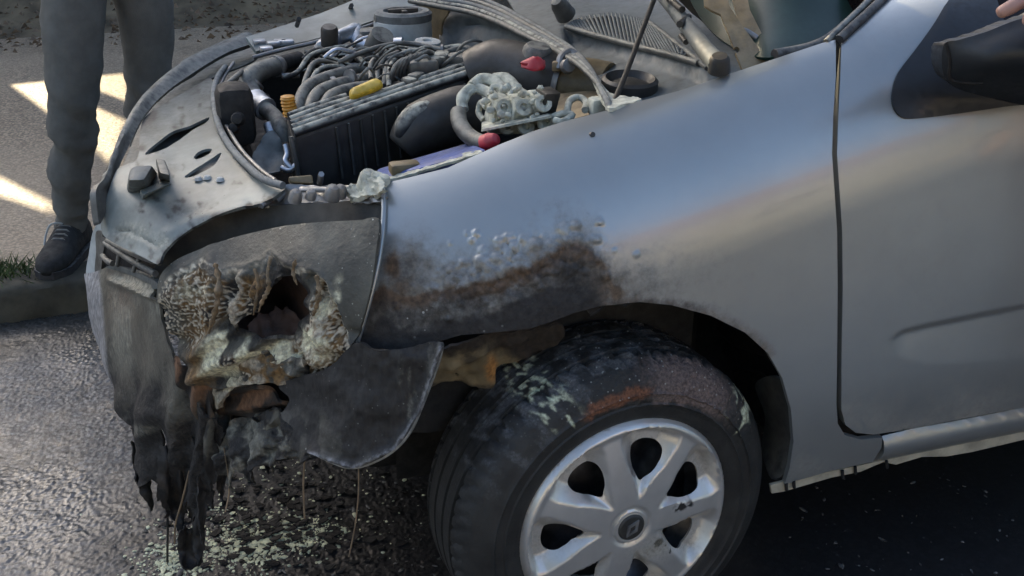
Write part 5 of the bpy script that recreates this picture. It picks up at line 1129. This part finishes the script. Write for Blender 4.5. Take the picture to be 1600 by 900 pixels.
# rest of the body, beyond the frame
def cabin():
    X = np.array([.55, .85, 1.15, 1.9, 2.5, 3.0]); Zt = np.array([1.09, 1.24, 1.40, 1.48, 1.42, 1.12])
    sec = []
    for x, z in zip(X, Zt):
        sec.append([(x, .10, 1.0), (x, .16, 1.06), (x, .16+.28*(z-1.06), z-.05), (x, .40, z), (x, 1.26, z), (x, 1.50-.28*(z-1.06), z-.05), (x, 1.50, 1.06), (x, 1.56, 1.0)])
    m = 8; V = [p for s in sec for p in s]; Fc = [(i*m+k, i*m+k+1, (i+1)*m+k+1, (i+1)*m+k) for i in range(len(X)-1) for k in range(m-1)]
    mk('cabin', V, Fc+[tuple(range(m))], m_side, CAR)
    V, Fc = box_vf(1.9, .10, .70, .3); mk('far_side', V+[1.6, 1.60, .66], Fc, m_paint, CAR)
    V, Fc = box_vf(2.2, 1.3, .10, .3); mk('floor_pan', V+[1.5, .85, .30], Fc, m_soot, CAR)
    V, Fc = box_vf(.5, 1.0, .25, .1); mk('subframe', V+[-.1, .9, .33], Fc, m_soot, CAR)
    V, Fc = box_vf(1.5, .05, .60, .3); mk('rear_door', V+[1.72, .06, .66], Fc, m_paint, CAR)
    V, Fc = box_vf(.3, 1.6, .6, .3); mk('tail', V+[3.0, .83, .7], Fc, m_paint, CAR)
    V, Fc = box_vf(.12, .9, .12, .2); mk('bumper_beam', V+[-.52, .95, .50], Fc, m_soot, CAR)
    V, Fc = box_vf(.1, .8, .4, .2); mk('radiator', V+[-.42, 1.0, .52], Fc, m_soot, CAR)
cabin()

# ------------------------------------------------------------------ people
def skin(name, pts, edges, mat, parent, sub=2, disp=None, root=0):
    """one continuous skin grown over a skeleton: pts = (x, y, z, radius)"""
    me = bpy.data.meshes.new(name); me.from_pydata([p[:3] for p in pts], edges, [])
    o = bpy.data.objects.new(name, me); COL.objects.link(o)
    m = o.modifiers.new('skin', 'SKIN'); m.use_smooth_shade = True; m.branch_smoothing = .5
    for i, p in enumerate(pts):
        v = me.skin_vertices[0].data[i]; rx = p[3]; v.radius = (rx, p[4] if len(p) > 4 else rx); v.use_root = i == root
    s = o.modifiers.new('sub', 'SUBSURF'); s.levels = sub; s.render_levels = sub
    dg = bpy.context.evaluated_depsgraph_get(); dg.update()
    e = bpy.data.meshes.new_from_object(o.evaluated_get(dg))
    V = np.array([v.co[:] for v in e.vertices]); Fc = [tuple(p.vertices) for p in e.polygons]
    COL.objects.unlink(o); bpy.data.objects.remove(o); bpy.data.meshes.remove(e)
    if disp is not None:
        bm = bmesh.new(); vs = [bm.verts.new(v) for v in V]
        for f in Fc:
            try: bm.faces.new([vs[i] for i in f])
            except ValueError: pass
        bm.normal_update(); Nn = np.array([v.normal[:] for v in vs]); bm.free()
        V = V+Nn*disp(V)[:, None]
    return mk(name, V, Fc, mat, parent, sharp=0)
def chain(lst): return [(i, i+1) for i in range(len(lst)-1)]
def head(parent, c, fwd, rad=.105):
    """head with brow, nose, lips, ears and hair, looking along fwd"""
    f = np.array(fwd, float); f /= np.linalg.norm(f); r = np.cross(f, [0, 0, 1]); u = np.array([0, 0, 1.])
    n, m = 36, 24; V = []
    for j in range(m+1):
        ph = math.pi*j/m
        for i in range(n):
            t = 2*math.pi*i/n
            x, y, z = math.sin(ph)*math.cos(t), math.sin(ph)*math.sin(t), math.cos(ph)
            s = np.array([x*.95, y*.78*(1-.18*max(0, -z)), z*1.15])
            fr = max(0, x)
            s[0] += .16*math.exp(-((y/.12)**2+((z+.12)/.16)**2))*(fr > 0)-.05*math.exp(-(((abs(y)-.34)/.16)**2+((z-.12)/.12)**2))*(fr > 0)+.05*math.exp(-((y/.25)**2+((z+.5)/.07)**2))*(fr > 0)+.04*math.exp(-((z-.26)/.1)**2)*fr
            V.append(np.asarray(c)+rad*(s[0]*f+s[1]*r+s[2]*u))
    Fc = [(j*n+i, (j+1)*n+i, (j+1)*n+(i+1) % n, j*n+(i+1) % n) for j in range(m) for i in range(n)]
    mk('head', V, Fc, m_skin, parent, sharp=0)
    H = np.array(V); d = (H-np.asarray(c))/rad; keep = ((d@u > .35) | ((d@f < .1) & (d@u > -.7)))
    Hh = np.asarray(c)+(H-np.asarray(c))*1.07
    Fh = [q for q in Fc if all(keep[k] for k in q)]
    if Fh: mk('hair', Hh, Fh, m_hair, parent, sharp=0)
    for s in (-1, 1):
        V2, F2 = lathe_vf(np.asarray(c)+rad*(s*.80*r+.0*u), [(0, .018), (.014, .014), (.024, .004), (.026, 0), (.014, -.01)], s*r, 14); mk('ear', V2, F2, m_skin, parent, sharp=0)
        V2, F2 = lathe_vf(np.asarray(c)+rad*(.80*f+s*.33*r+.10*u), [(0, .010), (.006, .008), (.010, .002), (.010, -.006)], f, 12); mk('eye', V2, F2, m_white, parent, sharp=0)
def shoe(parent, toe, dirv, ln=.285, z0=.119):
    f = np.array([dirv[0], dirv[1], 0.]); f /= np.linalg.norm(f); r = np.array([-f[1], f[0], 0]); u = np.array([0, 0, 1.])
    heel = np.array([toe[0], toe[1], z0])-f*ln
    S = [(0, .022, .050, .05), (.04, .034, .090, .035), (.16, .040, .112, .03), (.32, .043, .118, .03), (.42, .044, .100, .025), (.55, .047, .082, .02), (.70, .051, .064, .0), (.84, .049, .054, .0), (.94, .038, .044, .0), (1, .016, .03, .0)]
    V = []; n = 20
    for t, wd, h, _ in S:
        for k in range(n):
            a = 2*math.pi*k/n; cx, cz = math.cos(a), math.sin(a)
            x = wd*np.sign(cx)*abs(cx)**.7*(1 if cz < 0 else 1-.25*cz); z = h/2+h/2*np.sign(cz)*abs(cz)**.7
            V.append(heel+f*ln*t+r*x+u*(z+.012))
    m = len(S); Fc = [(i*n+k, i*n+(k+1) % n, (i+1)*n+(k+1) % n, (i+1)*n+k) for i in range(m-1) for k in range(n)]+[tuple(range(n))[::-1], tuple((m-1)*n+k for k in range(n))]
    o = mk('shoe', V, Fc, m_shoe, parent, sharp=0)
    Vs = []
    for zz in (0, .022):
        for t, wd, h, _ in S:
            Vs.append(heel+f*ln*t+r*(wd+.004)+u*zz)
        for t, wd, h, _ in S[::-1]: Vs.append(heel+f*ln*t-r*(wd+.004)+u*zz)
    q = len(Vs)//2; mk('sole', Vs, [tuple(range(q)), tuple(range(q, 2*q))[::-1]]+[(k, q+k, q+(k+1) % q, (k+1) % q) for k in range(q)], m_rub, o, sharp=30)
    for t, h in ((.44, .106), (.50, .099), (.56, .092), (.62, .084)):
        p = heel+f*ln*t+u*h; V2, F2 = tube_vf([p-r*.028-u*.012, p-r*.014+u*.001, p+r*.014+u*.001, p+r*.028-u*.012], .0032, 6); mk('shoe_lace', V2, F2, m_hose, o)
    p = heel+f*ln*.42+u*.112
    V2, F2 = tube_vf(catmull([p-r*.005, p-r*.03+f*.02+u*.005, p-r*.045+f*.03-u*.02, p-r*.048+f*.05-u*.05], 5), .003, 6); mk('shoe_lace', V2, F2, m_white, o)
    return o
def jean_folds(V):
    z = V[:, 2]; q = np.c_[V[:, 0]*1000+V[:, 1]*600, z*1000+V[:, 0]*700-V[:, 1]*300]
    kn = np.exp(-((z-.50)/.10)**2)+.9*np.exp(-((z-.20)/.07)**2)+.4
    return ((fbm(q*[.8, 1], 40, 3)-.5)*.024+(fbm(q*[.5, 1], 60, 5)-.5)*.024)*kn
def onlooker():
    g = W(110, 430, .12, 'z')
    root = empty('person', (g[0], g[1]+.1, .119), 'person in grey jeans and black lace-up shoes standing on the pavement ahead of the car', 'person')
    def pt(px, py, y, r): q = W(px, py, y); return (q[0], q[1], q[2], r)
    A = [pt(116, -60, 1.98, .098), pt(113, 10, 1.95, .094), pt(115, 90, 1.93, .084), pt(114, 170, 1.92, .071), pt(111, 235, 1.94, .068), pt(110, 290, 1.97, .058), pt(112, 345, 1.99, .050), pt(112, 366, 1.99, .050)]
    B = [pt(216, -60, 2.06, .098), pt(228, 10, 2.06, .090), pt(232, 85, 2.06, .078), pt(231, 150, 2.05, .068), pt(236, 220, 2.08, .066), pt(240, 280, 2.14, .056), pt(242, 335, 2.18, .050), pt(242, 350, 2.18, .050)]
    hip = (np.array(A[0][:3])+np.array(B[0][:3]))/2; cx, cy, hz = hip
    pel = (cx, cy+.01, hz+.07, .15, .115)
    pts = [pel, (cx, cy, hz+.20, .15, .105)]+A+B; nA = len(A)
    ed = [(0, 1), (0, 2)]+[(2+i, 3+i) for i in range(nA-1)]+[(0, 2+nA)]+[(2+nA+i, 3+nA+i) for i in range(nA-1)]
    skin('jeans', pts, ed, m_jean, root, sub=3, disp=jean_folds)
    # body inside the clothes, with arms and hands
    b = [(cx, cy, hz+.05, .12, .09), (cx, cy, hz+.25, .12, .09), (cx, cy+.01, hz+.45, .15, .10), (cx, cy+.01, hz+.56, .10, .08), (cx, cy-.01, hz+.64, .052), (cx, cy-.03, hz+.74, .05)]
    e = chain(b)
    for lg in (A, B):
        k = len(b); b += [(p[0], p[1], p[2], p[3]*.58) for p in lg]; e += [(0, k)]+[(k+i, k+i+1) for i in range(len(lg)-1)]
    arms = []
    for s in (-1, 1):
        k = len(b); am = [(cx+s*.20, cy+.01, hz+.52, .055), (cx+s*.25, cy+.03, hz+.24, .042), (cx+s*.12, cy-.20, hz+.32, .028), (cx+s*.07, cy-.25, hz+.345, .034, .018)]; b += am
        e += [(3, k), (k, k+1), (k+1, k+2), (k+2, k+3)]; arms.append(am)
        for q in range(4):
            kk = len(b); fz = hz+.345+(q-1.5)*.018; L = (.9, 1, .95, .75)[q]
            b += [(cx+s*.045, cy-.275, fz, .009), (cx+s*(.045-.03*L), cy-.285, fz, .0085), (cx+s*(.045-.055*L), cy-.275, fz, .007)]; e += [(k+3, kk), (kk, kk+1), (kk+1, kk+2)]
        kk = len(b); b += [(cx+s*.07, cy-.27, hz+.39, .010), (cx+s*.05, cy-.285, hz+.41, .0085)]; e += [(k+3, kk), (kk, kk+1)]
    skin('body', b, e, m_skin, root, sub=2)
    t = [(cx, cy, hz+.10, .165, .125), (cx, cy, hz+.28, .16, .115), (cx, cy+.01, hz+.46, .185, .125), (cx, cy+.01, hz+.57, .11, .09)]; e = chain(t)
    for am in arms:
        k = len(t); t += [(am[0][0], am[0][1], am[0][2], .07), (am[1][0], am[1][1], am[1][2], .058), (am[2][0], am[2][1], am[2][2]+.05, .042)]; e += [(2, k), (k, k+1), (k+1, k+2)]
    skin('jacket', t, e, m_shirt, root, sub=2)
    head(root, (cx, cy-.05, hz+.83), (.2, -.9, -.2))
    for lg, toe in ((A, W(74, 437, .12, 'z')), (B, None)):
        ank = np.array(lg[-1][:3])
        if toe is None: toe = ank+[-.03, -.20, 0]
        d = np.array([ank[0]-toe[0], ank[1]-toe[1], 0]); shoe(root, toe, (-d[0], -d[1]))
onlooker()
def helper():
    cx, cy = 1.28, -.42
    root = empty('person', (cx, cy, .012), 'person beside the front door with one hand resting on the black wing mirror', 'person')
    z0 = .012; hz = z0+.88
    def fp(px, py, y, r): q = W(px, py, y); return (q[0], q[1], q[2], r)
    wr = fp(1745, -70, -.17, .026); palm = fp(1690, -42, -.15, .034)
    b = [(cx, cy, hz+.05, .12, .09), (cx, cy, hz+.25, .12, .09), (cx, cy, hz+.45, .15, .10), (cx, cy, hz+.56, .10, .08), (cx, cy, hz+.64, .052), (cx-.02, cy, hz+.73, .05)]; e = chain(b)
    for s in (-1, 1):
        k = len(b); b += [(cx, cy+s*.09, hz-.02, .075), (cx-.02, cy+s*.10, z0+.48, .055), (cx+.02, cy+s*.10, z0+.10, .038)]; e += [(0, k), (k, k+1), (k+1, k+2)]
    k = len(b); b += [(cx-.05, cy+.19, hz+.50, .055), (1.10, -.27, 1.17, .042), wr, palm]; e += [(3, k), (k, k+1), (k+1, k+2), (k+2, k+3)]; pi = k+3
    fin = [[fp(1642, -22, -.14, .0115), fp(1612, -8, -.150, .0110), fp(1582, 10, -.155, .0105), fp(1557, 23, -.150, .0085)], [fp(1655, -6, -.165, .0115), fp(1632, 6, -.178, .011), fp(1612, 22, -.184, .0105), fp(1601, 42, -.180, .0085)],
           [fp(1676, 2, -.175, .011), fp(1664, 18, -.19, .0105), fp(1650, 40, -.192, .010), fp(1646, 58, -.188, .008)], [fp(1702, 2, -.175, .0095), fp(1696, 22, -.185, .009), fp(1688, 42, -.187, .0085), fp(1686, 56, -.184, .0075)], [fp(1662, -48, -.11, .013), fp(1636, -42, -.09, .012), fp(1612, -26, -.075, .0095)]]
    for f in fin:
        k = len(b); b += f; e += [(pi, k)]+[(k+i, k+i+1) for i in range(len(f)-1)]
    k = len(b); b += [(cx+.05, cy-.19, hz+.50, .055), (cx+.06, cy-.26, hz+.22, .042), (cx-.03, cy-.28, hz-.02, .028), (cx-.04, cy-.28, hz-.10, .03, .018)]; e += [(3, k), (k, k+1), (k+1, k+2), (k+2, k+3)]; hp = k+3
    for q in range(4):
        kk = len(b); b += [(cx-.04+(q-1.5)*.018, cy-.28, hz-.14, .009), (cx-.05+(q-1.5)*.018, cy-.275, hz-.18, .008), (cx-.045+(q-1.5)*.018, cy-.265, hz-.205, .007)]; e += [(hp, kk), (kk, kk+1), (kk+1, kk+2)]
    kk = len(b); b += [(cx-.08, cy-.26, hz-.09, .010), (cx-.09, cy-.25, hz-.13, .008)]; e += [(hp, kk), (kk, kk+1)]
    skin('body', b, e, m_skin, root, sub=2)
    q = W(1553, 18, -.158)
    t = [(cx, cy, hz+.08, .165, .125), (cx, cy, hz+.28, .16, .115), (cx, cy, hz+.46, .185, .125), (cx, cy, hz+.57, .11, .09), (cx-.05, cy+.19, hz+.50, .07), (1.10, -.27, 1.17, .055), (cx+.05, cy-.19, hz+.50, .07), (cx+.06, cy-.26, hz+.22, .055)]
    skin('shirt', t, [(0, 1), (1, 2), (2, 3), (2, 4), (4, 5), (2, 6), (6, 7)], m_shirt, root)
    j = [(cx, cy, hz+.07, .145, .12), (cx, cy-.09, hz-.05, .095), (cx-.02, cy-.10, z0+.48, .072), (cx+.02, cy-.10, z0+.10, .058), (cx, cy+.09, hz-.05, .095), (cx-.02, cy+.10, z0+.48, .072), (cx+.02, cy+.10, z0+.10, .058)]
    skin('trousers', j, [(0, 1), (1, 2), (2, 3), (0, 4), (4, 5), (5, 6)], m_jean, root, sub=2, disp=jean_folds)
    head(root, (cx-.04, cy, hz+.82), (-.9, .3, -.3))
    for s in (-1, 1): shoe(root, (cx-.16, cy+s*.11), (-1, .05*s), z0=.012)
helper()

# ------------------------------------------------------------------ powder, debris on the road
mb = MB(); bm = bmesh.new(); bmesh.ops.create_icosphere(bm, subdivisions=1, radius=1); bm.verts.index_update()
IV = np.array([v.co[:] for v in bm.verts]); IF = [tuple(v.index for v in f.verts) for f in bm.faces]; bm.free()
cl = [(470, 828, 34, 12, 600), (420, 848, 40, 16, 600), (360, 860, 34, 16, 450), (275, 880, 26, 14, 450), (330, 800, 30, 30, 120), (420, 760, 60, 40, 120), (560, 800, 60, 50, 80), (300, 850, 60, 30, 200)]
for cx, cy, sx, sy, n in cl:
    for i in range(n):
        p = W(cx+rng.normal(0, sx), cy+rng.normal(0, sy), .0165, 'z'); s = abs(rng.normal(0, .0015))+.0008
        v = IV*[s*rng.uniform(.7, 1.9), s*rng.uniform(.7, 1.9), s*rng.uniform(.4, .8)]*(1+.25*rng.normal(size=(len(IV), 1)).clip(-1, 1))
        mb.add(v+p+[0, 0, s*.3], IF)
mb.build('powder_lumps', m_pow, None, kind='stuff', smooth=False)
mb = MB()
for i in range(320):
    px, py = (rng.uniform(1230, 1620), rng.uniform(740, 920)) if i < 90 else (rng.uniform(180, 700), rng.uniform(700, 930))
    p = W(px, py, .012 if i < 90 else .017, 'z'); s = abs(rng.normal(0, .0022))+.0012; a = rng.uniform(0, 6.3); c, sn = math.cos(a)*s, math.sin(a)*s
    v = IV*[s*rng.uniform(.6, 2.2), s*.7, s*.35]; Rz = np.array([[math.cos(a), -math.sin(a), 0], [math.sin(a), math.cos(a), 0], [0, 0, 1]])
    mb.add(v@Rz.T+p+[0, 0, s*.3], IF)
mb.build('road_debris', plain('grit', (.10, .10, .095), .7, var=.8, sc=60), None, kind='stuff', smooth=False)

mb = MB()
for i in range(260):
    px, py = rng.normal(450, 80), rng.normal(820, 40)
    p = W(px, py, .017, 'z'); s = rng.uniform(.004, .016); a = rng.uniform(0, 6.3); k = rng.integers(4, 7)
    ring = [(p[0]+s*rng.uniform(.5, 1.2)*math.cos(a+6.28*q/k), p[1]+.7*s*rng.uniform(.5, 1.2)*math.sin(a+6.28*q/k)) for q in range(k)]; tl = rng.normal(0, .3)
    lo = [(x, y, .0175+max(0, (x-p[0])*tl)+.001) for x, y in ring]; hi = [(x, y, z+.0025) for x, y, z in lo]
    mb.add(lo+hi, [tuple(range(k))[::-1], tuple(range(k, 2*k))]+[(q, (q+1) % k, k+(q+1) % k, k+q) for q in range(k)])
mb.build('charred_flakes', m_soot, None, kind='stuff', smooth=False)

# ------------------------------------------------------------------ the other side of the street, seen only as reflections
def house(x, y, w_, h_, col, label):
    m = plain('plaster', col, .9, var=.15, sc=1.5); root = empty('house', (x, y, 0), label, 'house', 'houses across the street')
    V, Fc = box_vf(w_, 7, h_, .01); mk('wall', V+[x, y-3.5, h_/2], Fc, m, root, smooth=False)
    rv = [(x-w_/2-.3, y+.4, h_), (x+w_/2+.3, y+.4, h_), (x+w_/2+.3, y-3.5, h_+2), (x-w_/2-.3, y-3.5, h_+2), (x-w_/2-.3, y-7.4, h_), (x+w_/2+.3, y-7.4, h_)]
    mk('roof', rv+[(a, b, c-.15) for a, b, c in rv], [(0, 1, 2, 3), (3, 2, 5, 4), (7, 6, 9, 8), (8, 9, 10, 11), (0, 6, 7, 1), (4, 5, 11, 10), (0, 3, 9, 6), (3, 4, 10, 9), (1, 7, 8, 2), (2, 8, 11, 5)], plain('roof_tiles', (.22, .09, .05), .8, sc=3), root, smooth=False)
    for k in range(int(w_//2.2)):
        for z in np.arange(1.5, h_-1, 2.8):
            wx = x-w_/2+1.1+k*2.2; V, Fc = box_vf(1.1, .1, 1.4, .05); f = mk('window', V+[wx, y+.02, z], Fc, m_white, root, smooth=False)
            V, Fc = box_vf(.9, .06, 1.2, .02); mk('pane', V+[wx, y+.07, z], Fc, m_side, f, smooth=False)
house(-9, -11, 9, 5.6, (.27, .26, .23), 'cream plastered house with a low tiled roof across the street')
house(4, -12, 11, 3.4, (.22, .215, .20), 'low brown plastered house with a tiled roof across the street')
def tree(x, y, h, label):
    root = empty('tree', (x, y, 0), label, 'tree', 'street trees'); P0 = catmull([(x, y, 0), (x+.1, y, h*.3), (x-.1, y+.1, h*.6), (x, y, h*.85)], 5)
    V, Fc = tube_vf(P0, np.linspace(.16, .04, len(P0)), 10); mk('trunk', V, Fc, m_bank, root)
    n = 2200; c = rng.normal(size=(n, 3))*[h*.2, h*.2, h*.17]+[x, y, h*.72]; s_ = rng.uniform(.08, .2, (n, 1)); a = rng.normal(size=(n, 3)); a /= np.linalg.norm(a, axis=1)[:, None]; b = np.cross(a, rng.normal(size=(n, 3))); b /= np.linalg.norm(b, axis=1)[:, None]
    V = np.stack([c-a*s_, c+b*s_*.5, c+a*s_, c-b*s_*.5], 1).reshape(-1, 3); mk('crown', V, np.arange(4*n).reshape(n, 4), plain('foliage', (.05, .085, .025), .7, sc=2), root, smooth=False)
tree(-4, -8, 5.5, 'slim leafy tree across the street nearest the cream house'); tree(9.5, -8.5, 6.5, 'taller leafy tree across the street in front of the brown house')
